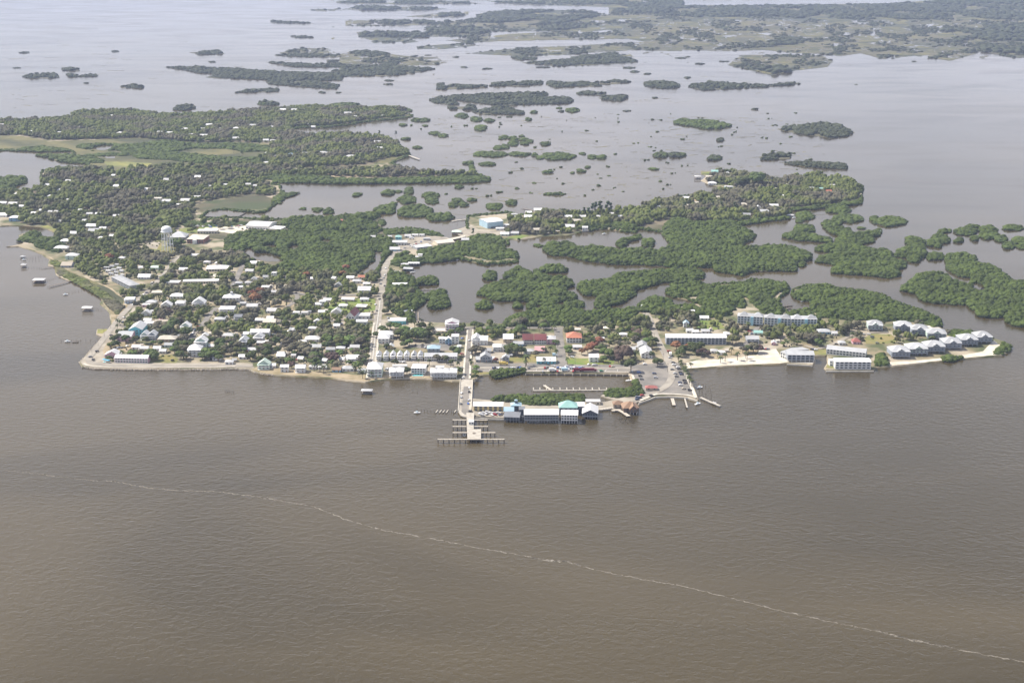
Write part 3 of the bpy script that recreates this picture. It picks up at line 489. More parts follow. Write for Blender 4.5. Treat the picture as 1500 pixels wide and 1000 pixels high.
houses(TOWN)
for ln in TOWN.replace('\n', '').split(';')[::4]:   # a back-yard shed beside every fourth house
    u0, u1, v = map(float, ln.split()[:3])
    if 400 < v < 530: xx, yy = P(u1+2.2, v+2.5); house(xx, yy, rng.uniform(3, 4.5), rng.uniform(3, 5), 1, 'gfs'[rng.integers(0, 3)], 'WNGC'[rng.integers(0, 4)], 'wste'[rng.integers(0, 4)], rng.normal(0, .2), name='garden_shed', cat='shed', group='garden sheds', wins=1, doors=False, fh=2.3, uv=(u1+2.2, v+2.5), base='small garden shed in a yard')
houses(WEST); houses(BACK, 1.0)
# ---------------------------------------------------------------- long buildings with balconies, placed by their front corners
def block(name, label, cat, A, B, d, fl, bays, wall='W', rc='w', roof='g', rh=None, stilts=0., z=Z0, fh=2.9, bal=True, group=None, glass=M_GLASS, end_cols=True, solid_rail=True, rail=None, towers=(), tower_mat=None, trim=None):
    trim = trim or M_TRIM
    a, b = Vector(P(*A, z)), Vector(P(*B, z)); w = (b-a).length; rz = math.atan2(b.y-a.y, b.x-a.x); c = (a+b)/2+Vector((-math.sin(rz), math.cos(rz)))*d/2
    o = empty(name, c.x, c.y, z, rz); tag(o, label, cat, group); zt = stilts+fl*fh
    if rh is None: rh = d*.22
    link('wall', mesh('wall', *wall_mesh(roof, w, d, stilts if stilts else -.3, zt, rh), MW[wall]), o)
    link('roof', mesh('roof', *roof_mesh(roof, w, d+(2 if bal else 0), zt+.004, rh, .5), MR[rc]), o)
    g = w/bays
    for f in range(fl):
        zb = stilts+f*fh
        for i in range(bays):
            cx = -w/2+g*(i+.5); part('window', (cx-g*.29, cx+g*.29, -d/2-.05, -d/2+.06, zb+.15, zb+2.2), glass, o)
        if bal: part('balcony', (-w/2, w/2, -d/2-1.7, -d/2-.004, zb-.18, zb+.05), rail or M_TRIM, o); part('railing', (-w/2, w/2, -d/2-1.72, -d/2-1.66, zb+.054, zb+.95), rail or M_TRIM, o)
    if bal:
        for i in range(bays+1): px = min(max(-w/2+g*i, -w/2+.2), w/2-.2); part('post', (px-.17, px+.17, -d/2-1.95, -d/2-1.723, 0, zt-.25), trim, o)
    if stilts:
        for i in range(bays+1):
            px = min(max(-w/2+g*i, -w/2+.25), w/2-.25)
            for py in (-d/2+.3, 0, d/2-.3): part('stilt', (px-.22, px+.22, py-.22, py+.22, -2.5, stilts-.003), trim if z > .6 else M_WOODP, o)
    HOUSES.append((c.x, c.y, w*abs(math.cos(rz))+d*abs(math.sin(rz))+2, d*abs(math.cos(rz))+w*abs(math.sin(rz))+2, zt+rh*.6))
    o['_w'] = w; return o
def addon(o, pname, box, m): return part(pname, box, m, o)
MW['_'] = MW['W']
block('motel', "long pink motel with a white roof on the shore corner", 'motel', (168.5, 530.5), (217, 531.5), 9, 2, 12, 'P', 'w', rh=2.6, fh=2.7)
house(*P(166, 519, 3), 17, 12, 1, 'f', 'P', 'w', label="pink front-gabled hall with a white roof behind the pink motel", cat='hall', name='motel_hall', rh=4.2)
house(*P(186, 497, 0), 17, 24, 2, 'g', 'P', 's', label="big pink two-storey building with a silver roof near the shore street", cat='building', name='shore_building', rh=3)
house(*P(203, 490, 0), 16, 26, 3, 'f', 'T', 's', label="bright blue tall building with grey roof beside the big pink building", cat='building', name='shore_building', rh=4)
house(*P(213.5, 497, 0), 8.5, 12, 2, 'f', 'L', 's', label="pale green gabled house, left one of a tall pair by the bright blue building", rh=3.4, porch=True); house(*P(224.5, 497, 0), 9.5, 12, 2, 'f', 'S', 's', label="slate-blue gabled house, right one of a tall pair by the bright blue building", rh=3.6, porch=True)
block('apartment_block', "grey three-storey apartment block with a long slanting silver roof", 'apartments', (163.5, 411.5), (190.5, 425), 14, 2, 12, 'G', 's', 'h', rh=1.6, bal=False, fh=2.9)
house(*P(287, 521, 0), 15, 12, 3, 'p', 'W', 'w', label="white three-storey shore house with stacked porches and pyramid roof", rh=4.5, porch=True, name='shore_house'); house(*P(296, 510, 0), 14, 12, 3, 'f', 'L', 'w', label="pale green gabled house right behind the white three-storey shore house", rh=4.5, porch=True, name='shore_house')
house(*P(358, 509, 0), 9.5, 14, 3, 'f', 'W', 's', label="narrow white three-storey tower house with porches on every floor", rh=3.6, porch=True, name='tower_house')
house(*P(340, 442, 0), 22, 14, 2, 'p', 'W', 'w', label="white house with a domed cupola among oaks behind the town centre", cupola=True, rh=4, name='cupola_house')
xx, yy = P(246, 368, Z0); HOUSES.append((xx, yy, 22, 18, 4))
# school, hall and big flat roofs
block('school', "long low school with a flat white roof beside the sandy lot", 'school', (268, 416), (320, 415), 11, 1, 14, 'C', 'w', 'l', bal=False, fh=3.4)
block('school_hall', "school hall with grey panels on a white hip roof by the sandy lot", 'school', (302, 397.5), (334, 397), 20, 1, 8, 'C', 'w', 'h', rh=3, bal=False, fh=3.4)
o = block('brick_hall', "brick hall with pale roof and white portico right of the water tower", 'hall', (274, 356.5), (298, 357), 32, 2, 7, 'R', 'e', 'h', rh=3.2, bal=False, fh=3.3); part('portico', (-3, 3, -20, -16.06, 0, 6.2), M_TRIM, o)
block('hall', "flat white hall behind the brick hall", 'hall', (289, 342), (318, 342), 14, 1, 7, 'C', 'w', 'l', bal=False, fh=4); block('market_hall', "big white-roofed hall at the right end of the fairground lawn", 'hall', (360, 335), (393, 336.5), 38, 1, 8, 'W', 'w', 'g', rh=3, bal=False, fh=5)
block('store', "white flat store right of the big fairground hall", 'store', (394, 339), (411, 340), 22, 1, 4, 'C', 'w', 'l', bal=False, fh=4.5); house(*P(263, 350, 0), 24, 24, 1, 'p', 'G', 's', label="low domed grey building half hidden behind the water tower's tree", cat='tank building', name='domed_building', fh=4, rh=7)
# church
ch = block('church', "white church with a dark red gable roof beside the causeway street", 'church', (507, 470), (519, 470.5), 26, 2, 3, 'W', 'm', 'f', rh=5.5, bal=False, fh=3.2); house(*P(531, 466, 0), 19, 14, 1, 'l', 'W', 'w', label="flat white church annex against the red-roofed church", cat='annex', name='church_annex', fh=3.6); house(*P(530, 475, 0), 14, 11, 1, 'l', 'W', 'w', label="lower flat white annex in front of the church", cat='annex', name='church_annex', fh=3.4)
# row of narrow cottages
for i, u in enumerate((555.4, 566, 576, 586, 596, 606.6, 616)):
    house(*P(u, 527, 0), 5.3, 11, 2, 'f', 'WWGWWSW'[i], 'w', label=f"narrow {['white', 'white', 'grey', 'white', 'white', 'slate-blue', 'white'][i]} gabled cottage, {['first', 'second', 'third', 'fourth', 'fifth', 'sixth', 'last'][i]} from the left of the cottage row", name='narrow_cottage', cat='cottage', group='row of narrow cottages', rh=2.8, porch=True, wins=2)
house(*P(635.5, 517, 0), 14, 12, 2, 'h', 'S', 'b', label="light-blue hip roof rising behind the long silver-roofed lodge", cat='building', name='lodge_office')
block('lodge', "long silver-roofed two-storey lodge right of the narrow cottages", 'lodge', (622, 528.5), (669.5, 528.5), 11, 2, 14, 'G', 's', 'g', rh=2.4, fh=2.7)
house(*P(550, 549, 0), 16, 20, 3, 'p', 'L', 'w', label="tall pale green shore house with white pyramid roof at the street end", name='shore_house', rh=4.6, porch=True, fh=3.1)
for nm, u, wd, lab in (('condo', 576.5, 8, "left"), ('condo', 586.5, 8, "right")):
    house(*P(u, 552, 0), wd, 12, 2, 'p', 'W', 'w', label=f"white pyramid-roofed shore condo, {lab} of the pair left of the cupola condo", name=nm, cat='condo', stilts=2.4, porch=True, fh=2.6, group='shore condos')
block('condo', "white shore condo with hip roof and a tiny cupola above its balconies", 'condo', (603, 548.5), (623, 549), 13, 2, 5, 'W', 'w', 'h', rh=3, stilts=2.2, fh=2.7, group='shore condos')
for i, u in enumerate((636, 645.5, 655, 664.5)):
    house(*P(u, 553, 0), 7.2, 12, 2, 'p', 'W', 'w', label=f"white pyramid-roofed condo, {['first', 'second', 'third', 'fourth'][i]} of four between cupola condo and pier street", name='condo', cat='condo', stilts=2.3, porch=True, fh=2.6, group='shore condos')
part('pool_deck', (0, 0, 0, 0, 0, 0), M_CONC, None) if False else None
house(*P(562.5, 502, 0), 13, 14, 2, 'p', 'W', 'w', label="white pyramid-roofed house right beside the causeway street", rh=3.4); house(*P(566, 496, 0), 17, 14, 2, 'h', 'W', 'w', label="broad white house behind the pyramid-roofed one on the causeway street", rh=3)
house(*P(583, 474, 0), 20, 16, 1, 'l', 'T', 'w', label="white flat-roofed shop with a blue front at the lagoon", cat='shop', name='shop', fh=4.2)
house(*P(662.5, 487, 0), 16, 14, 4, 'f', 'P', 'w', label="tall pink and white four-storey house above the lagoon shore", name='tall_house', rh=3, fh=3.0, porch=True); house(*P(667, 503, 0), 9, 12, 3, 'l', 'W', 'w', label="white flat-topped three-storey house beside the upper pier street", name='tall_house')
# town centre
house(*P(698, 503, 0), 10.5, 16, 2, 'f', 'W', 'w', label="white front-gabled house with blue gable trim, left half of a corner pair", rh=4, porch=True); house(*P(709, 503.5, 0), 9, 14, 2, 'g', 'W', 'w', label="white two-storey house with galleries, right half of the corner pair", rh=3, porch=True)
house(*P(744.5, 502, 0), 11.5, 14, 2, 'g', 'N', 'w', label="white-roofed shop house left of the twin maroon roofs", rh=4, cat='shop house', name='shop_house')
for u, lab in ((773.5, "left"), (790.5, "right")): block('shop_building', f"dark shop building with maroon roof and gallery, {lab} of the maroon twins", 'shop', (u-7.6+(-.2 if u < 780 else 0), 504), (u+7.6+(2 if u > 780 else 0), 504), 13, 2, 5, 'S', 'm', 'g', rh=5, fh=2.8)
house(*P(807, 503, 0), 10.5, 13, 2, 'h', 'P', 'w', label="pale pink corner building right of the maroon-roofed twins", cat='building', name='corner_building', rh=2.6); house(*P(790.5, 516, 0), 11, 13, 1, 'g', 'G', 'k', label="small grey house with a pink roof in the town centre", rh=3.4)
house(*P(800, 532, 0), 21, 13, 1, 'g', 'T', 'w', label="teal shop with a broad white roof facing the basin car park", cat='shop', name='shop', rh=3, fh=3.4)
house(*P(711, 529.5, 0), 11, 12, 2, 'f', 'G', 's', label="pale grey gabled shop with paired windows facing the basin street", cat='shop', name='shop', rh=3.6, wins=4); house(*P(701.5, 530, 0), 6.5, 10, 1, 's', 'G', 's', label="low left wing shop beside the pale grey gabled shop", cat='shop', name='shop_wing'); house(*P(720, 530, 0), 6, 10, 1, 's', 'G', 's', label="low right wing shop beside the pale grey gabled shop", cat='shop', name='shop_wing')
block('hotel', "building with a big orange hip roof and white gallery", 'hotel', (830, 501.5), (852, 501.5), 17, 2, 5, 'W', 'o', 'h', rh=5, fh=2.9); house(*P(869.5, 530, 0), 10.5, 10, 2, 'g', 'W', 'w', label="small white two-storey house on the lawn facing the basin", rh=2.6)
house(*P(946, 521.5, 0), 12.5, 24, 2, 'f', 'W', 'w', label="long white front-gabled house beside the marina street", rh=3, fh=2.6); house(*P(941, 512, 0), 11, 16, 2, 'f', 'W', 's', label="silver-roofed white house behind the long white gabled one", rh=2.8, fh=2.6)
# dock street
block('dock_shop', "yellow two-storey dockside building with a long white roof", 'shop', (693.5, 601.5), (736.5, 602), 13, 2, 6, 'Y', 'w', 'g', rh=2.2, z=1.36, bal=False, fh=2.6)
house(*P(745.5, 603.5, 1.3), 9.5, 10, 1, 'g', 'S', 'b', z=1.36, label="low light-blue-roofed shack on the dock street", cat='shack', name='dock_shack', rh=2.6); house(*P(756, 600, 1.3), 10, 9, 2, 'h', 'D', 'b', z=1.36, label="taller light-blue-roofed dock house with dark blue walls and cupola", cat='dock house', name='dock_house', cupola=True)
block('dock_house', "low dark grey dock house with a slate roof over the water", 'dock house', (738.5, 617), (761, 618), 14, 1, 5, 'D', 'd', 'g', rh=2.4, stilts=2.2, z=.0, fh=3, rail=MW['D'], trim=MW['G']); block('dock_house', "long grey two-storey dock house with a white roof on many pilings", 'dock house', (768, 618.5), (818, 618.5), 15, 2, 12, 'D', 'w', 'g', rh=1.8, stilts=3, z=0., fh=2.7, rail=MW['G'], trim=MW['G'])
house(*P(764.5, 608, 1), 6, 10, 2, 'l', 'D', 'd', z=.2, label="narrow dark stair tower left of the long grey dock house", cat='stair tower', name='stair_tower', stilts=2.5)
house(*P(832, 602, 1.3), 18, 14, 2, 'p', 'S', 'c', z=1.36, label="turquoise hip-roofed dock building behind the white stilt restaurant", cat='dock building', name='dock_building', rh=5.5, fh=3)
block('dock_restaurant', "white stilt restaurant with two roof halves below the turquoise roof", 'restaurant', (822, 619), (846, 619.5), 13, 2, 6, 'W', 'w', 'g', rh=1.4, stilts=3.2, z=0., fh=2.7); house(*P(850, 600, 1.3), 9, 14, 2, 'l', 'D', 'w', z=1.36, label="white flat roof squeezed right of the turquoise dock roof", cat='dock building', name='dock_building')
block('dock_restaurant', "dark blue gabled dock restaurant under a white roof over the water", 'restaurant', (853, 612.5), (875.5, 613), 20, 1, 6, 'D', 'w', 'f', rh=3.6, stilts=2.5, z=0., fh=3.2, rail=MW['S'], trim=MW['G']); house(*P(868.5, 591, 1.3), 15, 8, 1, 'l', 'C', 'w', z=1.36, label="low white-roofed store at the end of the dock street", cat='store', name='dock_store', fh=3.2)
block('water_restaurant', "brown-roofed restaurant on stilts with gabled front beyond the dock street", 'restaurant', (913, 605), (935, 604), 14, 1, 6, 'K', 'n', 'h', rh=4.6, stilts=2.4, z=0., fh=3, rail=MW['K'], trim=MW['K']); house(*P(905, 596, 1), 10, 9, 1, 'h', 'N', 'n', z=.6, label="smaller brown hip-roofed bar beside the brown-roofed restaurant", cat='bar', name='water_bar', stilts=1.6, rh=3)
house(*P(927, 603, 1), 7, 12, 1, 'f', 'K', 'n', z=0., label="dark front gable wing of the brown-roofed restaurant", cat='restaurant wing', name='restaurant_wing', stilts=2.4, rh=3.6, fh=3.6)
# beach side
block('motel', "long blue-grey three-storey motel with a straight white roof", 'motel', (975.5, 503.8), (1063.5, 504), 12, 3, 16, 'S', 'w', 'g', rh=2.6, fh=2.7, rail=MW['S'])
house(*P(1101.5, 502, 0), 14, 14, 1, 'g', 'S', 's', label="silver-roofed stilt office beside the motel drive", stilts=2.4, cat='office', name='stilt_office', rh=2)
for i, (a, b, h) in enumerate((((1080, 475), (1117, 477), 0), ((1119, 477.5), (1158, 479.5), 0), ((1158.5, 479.5), (1196, 480), 0))):
    o = block('condo_block', f"pale blue three-storey condo block with stepped silver roofs, {['left', 'middle', 'right'][i]} of three", 'condo', a, b, 12, 3, 8, 'W', 's', 'h', rh=2.4, stilts=2.2, fh=2.9, rail=paint('pale_blue_rail', (.56, .66, .72)), group='tall blue condos'); w_ = o['_w']
    for k in (-.25, .3): link('roof_gable', mesh('roof_gable', *(lambda V, F: ([(x+w_*k, y-1, z) for x, y, z in V], F))(*roof_mesh('p', 11, 10, 10.96+.3, 4.2, .3)), MR['s']), o)
    part('stair_tower', (w_*.02, w_*.02+3.4, -9.4, -7.97, 0, 11.4), paint('sky_blue_tower', (.36, .62, .74)), o)
o = block('beach_motel', "beach motel block with silver roof and white columns on the quay", 'motel', (1153, 529.5), (1192, 529.8), 14, 2, 6, 'S', 's', 'g', rh=2.6, stilts=2.4, fh=2.9, rail=MW['S']); block('beach_motel', "white side wing running back from the beach motel block", 'motel', (1143, 522.5), (1153, 526), 34, 2, 3, 'W', 's', 'g', rh=1.8, bal=False)
block('channel_motel', "long two-storey motel with grey roof standing back from the channel", 'motel', (1210.5, 518), (1267.5, 524), 13, 2, 12, 'W', 's', 'g', rh=2.8, fh=2.8, stilts=.3); block('channel_motel', "white stepped motel at the water's edge in front of the grey-roofed one", 'motel', (1223, 540), (1275, 540.3), 9, 3, 8, 'W', 'w', 's', rh=1, fh=2.8); house(*P(1218.5, 536, 0), 7, 8, 2, 'l', 'W', 'w', label="short flat wing left of the white stepped channel motel", cat='motel wing', name='motel_wing')
for i, (u0, u1, v) in enumerate(((1300, 1328, 526), (1325, 1354, 522), (1351, 1379, 518.5), (1377, 1403, 513.5), (1401, 1427, 508.5), (1424, 1448, 504.5))):
    w = (u1-u0)*mpp(v)*.97; house(*P((u0+u1)/2+1, v-3.2, 0), w, 17, 2, 'h', 'SLSSSS'[i], 's', rz=.05, label=f"grey stilt condo with silver hip roof, {['first', 'second', 'third', 'fourth', 'fifth', 'last'][i]} from the left along the tip beach", name='stilt_condo', cat='condo', group='stilt condos on the tip', stilts=3.0, porch=True, fh=2.8, rh=4.4, trim=MW['S'], dormer=True)
for i, (u0, u1, v) in enumerate(((1268, 1293, 486.5), (1307, 1336, 488), (1331, 1360, 493), (1354, 1386, 499))):
    w = (u1-u0)*mpp(v)*.85; house(*P((u0+u1)/2, v-2.5, 0), w, 14, 2, 'hhhh'[i], 'LSSL'[i], 's', rz=-.12, label=["lone pale green stilt condo with silver roof behind the channel motel", "silver-roofed stilt condo, left of three behind the tip row", "silver-roofed stilt condo, middle of three behind the tip row", "silver-roofed stilt condo, right of three behind the tip row"][i], name='stilt_condo', cat='condo', group='stilt condos on the tip', stilts=2.6, porch=True, fh=2.8, rh=4.2, trim=MW['S'], dormer=True)
house(*P(1253.5, 504, 0), 9, 9, 1, 'p', 'P', 'r', label="small red pyramid-roofed house behind the channel motel", rh=3.5)
# causeway cluster and back island
o = block('warehouse', "big light-blue metal warehouse with a white roof on the back lagoon", 'warehouse', (714, 335), (737, 332.5), 30, 1, 1, 'A', 'w', 'g', rh=1.6, bal=False, fh=10, z=1.0)
block('causeway_store', "store with a turquoise gable on its white roof beside the causeway", 'store', (575, 359), (596, 359), 14, 1, 5, 'W', 'w', 'g', rh=1.5, bal=False, fh=4.5); house(*P(584, 353, 0), 9, 8, 2, 'p', 'T', 'c', label="turquoise-roofed upper room behind the causeway store", cat='store', name='store_tower')
block('causeway_store', "long white flat roof on the causeway's right shoulder", 'store', (611, 366.5), (633, 364), 15, 1, 5, 'G', 'w', 'l', bal=False, fh=4); block('boat_shed', "wide cream-roofed boat sheds before the roadside bridge", 'boat shed', (641, 361), (666, 358.5), 20, 1, 6, 'C', 'e', 'g', rh=1.6, bal=False, fh=4.5); block('boat_shelter', "white open boat shelter over the lagoon near the causeway bend", 'boat shelter', (598, 390), (614, 390), 9, 1, 4, 'D', 'w', 'g', rh=1.2, stilts=2.4, z=0., fh=1.6, bal=False)
block('boat_shelter', "flat white boat shelter left of the open one at the causeway bend", 'boat shelter', (588, 390.5), (598, 391), 9, 1, 3, 'D', 'w', 'l', stilts=1.5, z=0., fh=1.6, bal=False); block('dock_shack', "grey dock shack with a silver roof on pilings by the bend", 'shack', (591, 397.5), (604, 398), 9, 1, 3, 'D', 's', 'g', rh=1.5, stilts=1.4, z=0., fh=2.4, bal=False)
house(*P(99.5, 391, 0), 15, 17, 1, 'g', 'S', 't', label="tan-roofed shore house in front of the white one by the left dunes", rh=3.4, porch=False)
# ================================================================ foliage
def leafmat(name, c1, c2, sc=.35, rnd=0., c3=None, s3=.05):
    m = mat(name, c1, c2, sc, .8, .9, 1.1, .15, .35, .65, bdist=.6, c3=c3, scale3=s3)
    nt = m.node_tree; b = nt.nodes['Principled BSDF']
    src = b.inputs['Base Color'].links[0].from_socket
    # leaf-scale mottling, and every plant a little different
    n = nt.nodes.new('ShaderNodeTexNoise'); n.inputs['Scale'].default_value = .035; n.inputs['Detail'].default_value = 5
    geo = nt.nodes.new('ShaderNodeNewGeometry'); nt.links.new(geo.outputs['Position'], n.inputs['Vector'])
    r = nt.nodes.new('ShaderNodeMapRange'); r.inputs[1].default_value = .3; r.inputs[2].default_value = .7; r.inputs[3].default_value = .68; r.inputs[4].default_value = 1.38
    nt.links.new(n.outputs[0], r.inputs[0])
    h = nt.nodes.new('ShaderNodeHueSaturation'); nt.links.new(src, h.inputs['Color']); val = r.outputs[0]
    if rnd:
        oi = nt.nodes.new('ShaderNodeObjectInfo'); q = nt.nodes.new('ShaderNodeMapRange'); q.inputs[3].default_value = 1-rnd; q.inputs[4].default_value = 1+rnd
        nt.links.new(oi.outputs['Random'], q.inputs[0]); mu = nt.nodes.new('ShaderNodeMath'); mu.operation = 'MULTIPLY'
        nt.links.new(val, mu.inputs[0]); nt.links.new(q.outputs[0], mu.inputs[1]); val = mu.outputs[0]
        q2 = nt.nodes.new('ShaderNodeMapRange'); q2.inputs[3].default_value = .485; q2.inputs[4].default_value = .515
        nt.links.new(oi.outputs['Random'], q2.inputs[0]); nt.links.new(q2.outputs[0], h.inputs['Hue'])
    nt.links.new(val, h.inputs['Value']); nt.links.new(h.outputs[0], b.inputs['Base Color'])
    return m
L_MANG = leafmat('mangrove_leaf', (.042, .064, .0135), (.076, .102, .023))
L_FARM = leafmat('hazed_mangrove_leaf', (.042, .052, .028), (.062, .070, .038))  # distance haze put into the leaf colour: greyer, less green than near
L_WOOD = leafmat('woodland_leaf', (.066, .088, .022), (.134, .150, .044), .10, c3=(.105, .098, .064), s3=.011)
L_OAK = {'dark green': leafmat('dark_oak_leaf', (.042, .059, .019), (.076, .096, .032), .5, .3), 'grey-brown': leafmat('grey_oak_leaf', (.080, .073, .048), (.118, .110, .072), .5, .25),
         'mid green': leafmat('green_oak_leaf', (.064, .096, .025), (.102, .138, .040), .5, .25), 'olive': leafmat('olive_oak_leaf', (.072, .080, .028), (.112, .116, .045), .5, .25),
         'rust-brown': leafmat('dead_leaf', (.15, .066, .034), (.20, .098, .052), .5, .15), 'purple-brown': leafmat('purple_leaf', (.075, .05, .042), (.105, .075, .06), .5, .15)}
L_PALM = leafmat('palm_frond', (.050, .070, .024), (.085, .10, .035), .6, .25); L_PINE = leafmat('pine_needle', (.036, .058, .024), (.058, .082, .034), .5, .2)
M_BARK = mat('bark', (.13, .105, .08), (.20, .17, .13), 1.2, .9)
def ico(sub):
    bm = bmesh.new(); bmesh.ops.create_icosphere(bm, subdivisions=sub, radius=1)
    V = np.array([v.co[:] for v in bm.verts]); F = np.array([[v.index for v in f.verts] for f in bm.faces]); bm.free(); return V, F
TEMPL = {}
for sub in (1, 2, 3):
    V, F = ico(sub); L = []
    for k in range(8):
        W = V*(1+rng.uniform(-.22, .20, (len(V), 1)))+rng.uniform(-.06, .06, V.shape)
        keep = (V[F].mean(1)[:, 2] > -.45) & (rng.random(len(F)) > .05); L.append((W, F[keep]))
    TEMPL[sub] = L
def mass(name, pts, R, h, base, m, sub=2, zc=.45, me_only=False):
    """many leaf clumps in one mesh; pts (N,2), R radius, h top height, base ground height"""
    Vs, Fs, k = [], [], 0; n = len(pts); a = rng.random(n)*6.283; which = rng.integers(0, 8, n)
    for t in range(8):
        W, F = TEMPL[sub][t]; i = np.nonzero(which == t)[0]
        if not len(i): continue
        c, s = np.cos(a[i])[:, None], np.sin(a[i])[:, None]; R_, h_ = R[i][:, None], h[i][:, None]
        X = (W[:, 0]*c-W[:, 1]*s)*R_+pts[i, 0:1]; Y = (W[:, 0]*s+W[:, 1]*c)*R_+pts[i, 1:2]; Z = W[:, 2]*h_*(1-zc)+h_*zc+base[i][:, None]
        Vs.append(np.stack([X, Y, Z], 2).reshape(-1, 3)); Fs.append((F[None]+(np.arange(len(i))*len(W))[:, None, None]+k).reshape(-1, 3)); k += len(i)*len(W)
    me = npmesh(name, np.concatenate(Vs), np.concatenate(Fs), m)
    return me if me_only else link(name, me)
def scatter(pg, s):
    x0, y0 = pg.min(0); x1, y1 = pg.max(0); nx, ny = int((x1-x0)/s)+2, int((y1-y0)/s)+2
    gx, gy = np.meshgrid(np.arange(nx), np.arange(ny)); q = np.stack([x0+(gx+.5*(gy % 2))*s, y0+gy*s], 2).reshape(-1, 2)+rng.uniform(-.42, .42, (nx*ny, 2))*s
    return q[inside(q, pg)]
def vnoise(p, f, seed=0):
    return np.array([noise.noise(Vector((x*f, y*f, seed))) for x, y in p])
def edge_dist(p, pg):
    d = np.full(len(p), 1e9)
    for i in range(len(pg)):
        a, b = pg[i-1], pg[i]; ab = b-a; L = (ab*ab).sum()
        if L == 0: continue
        t = np.clip(((p-a)@ab)/L, 0, 1); d = np.minimum(d, np.hypot(*(p-(a+t[:, None]*ab)).T))
    return d
M_ROOT = mat('mangrove_roots', (.07, .055, .04), (.11, .09, .065), .8, .9)
def mangrove(pts, name='mangrove_island', label=None, base='mangrove islet', hh=5.6, mat_=None, kind=None, z=None, mud=True, dens=1., amp=.8, k=3.4, group=None, cat='mangroves', avoid=True):
    pts = rough(pts, 4, amp, sum(p[0] for p in pts)*.17) if amp else pts
    u = sum(p[0] for p in pts)/len(pts); v = sum(p[1] for p in pts)/len(pts); vmax = max(p[1] for p in pts)
    pg = wpoly(pts); px = mpp((v+vmax)/2); s = min(k*px, 9)/math.sqrt(dens)
    q = scatter(pg, s)
    if len(q) < 5: q = np.concatenate([q, pg[rng.integers(0, len(pg), 6)]*.6+pg.mean(0)*.4])
    e = edge_dist(q, pg)
    if avoid and v > 200:
        for pp in PONDS: ok = ~(inside(q, pp) | inside(q+[0, 9], pp) | inside(q+[0, 17], pp)); q, e = q[ok], e[ok]
    if avoid and ROADS: q, e = (lambda ok: (q[ok], e[ok]))(clear_of_roads(q, 3.0))
    if mat_ is L_FARM and len(q) > 40:   # far islands are broken strips
        g = vnoise(q*np.array([1, .4]), .018, 9) > -.16; q, e = q[g], e[g]
    # big rounded bushes with smaller tufts between them
    b = scatter(pg, s*1.9); eb = edge_dist(b, pg); b = b[eb > s*.5] if len(b) > 6 else b; b = b[rng.random(len(b)) < (.35 if mat_ is L_FARM else .85)]; b = b[clear_of_roads(b, 4.)] if avoid else b
    for pp in (PONDS if avoid and v > 200 else []): b = b[~(inside(b, pp) | inside(b+[0, 9], pp) | inside(b+[0, 17], pp))]
    q = np.concatenate([q, b]); e = np.concatenate([e, edge_dist(b, pg)]) if len(b) else e; isb = np.arange(len(q)) >= len(q)-len(b)
    R = np.where(isb, s*rng.uniform(.85, 1.9, len(q)), s*rng.uniform(.55, .95, len(q))); h = hh*(.74+.26*np.clip(e/9, 0, 1))*(1+.22*vnoise(q, .03))*np.where(isb, rng.uniform(.92, 1.40, len(q)), rng.uniform(.55, .92, len(q)))
    zz = (.3 if z is None else z)
    big = mass('crown', q, R, h, np.full(len(q), zz-.35), mat_ or L_MANG, 3 if v > 330 else 2 if v > 180 else 1, zc=.42)
    if kind: big.name = name; tag(big, label, None, group, kind); o = big
    else:
        x, y = P(u, v); o = empty(name, x, y, 0); big.parent = o; big.location = (-x, -y, 0); tag(o, label, cat, group)
        if not label: later(o, base, u, v)
    if mud:
        gs = sheet('root_mud', pts, zz, M_FLAT if mat_ is L_FARM else M_MUD, .8, 1)
        if kind: gs['kind'] = 'structure'; gs.name = 'mangrove_mud'
        else: gs['kind'] = 'thing'; del gs['kind']; gs.parent = o; gs.location = (-x, -y, 0)
    return o
def clear_of_roads(q, pad=1.5):
    ok = np.ones(len(q), bool)
    for line, wd in ROADS:
        lo, hi = line.min(0)-wd-pad, line.max(0)+wd+pad; near = np.nonzero(((q > lo) & (q < hi)).all(1))[0]
        if not len(near): continue
        d = np.full(len(near), 1e9)
        for i in range(len(line)-1):
            a, b = line[i], line[i+1]; ab = b-a; L = (ab*ab).sum() or 1
            t = np.clip(((q[near]-a)@ab)/L, 0, 1); d = np.minimum(d, np.hypot(*(q[near]-(a+t[:, None]*ab)).T))
        ok[near[d < wd/2+pad]] = False
    for x, y, wd, dp, h in HOUSES:
        d = np.abs(q-np.array([x, y])); ok &= ~((d[:, 0] < wd/2+pad) & (d[:, 1] < dp/2+pad))
    return ok
def ell(cx, cy, rx, ry, n=14):
    return [(cx+rx*math.cos(2*math.pi*i/n)*(1+.12*math.sin(3*i+cx)), cy+ry*math.sin(2*math.pi*i/n)*(1+.15*math.cos(2*i+cy))) for i in range(n)]
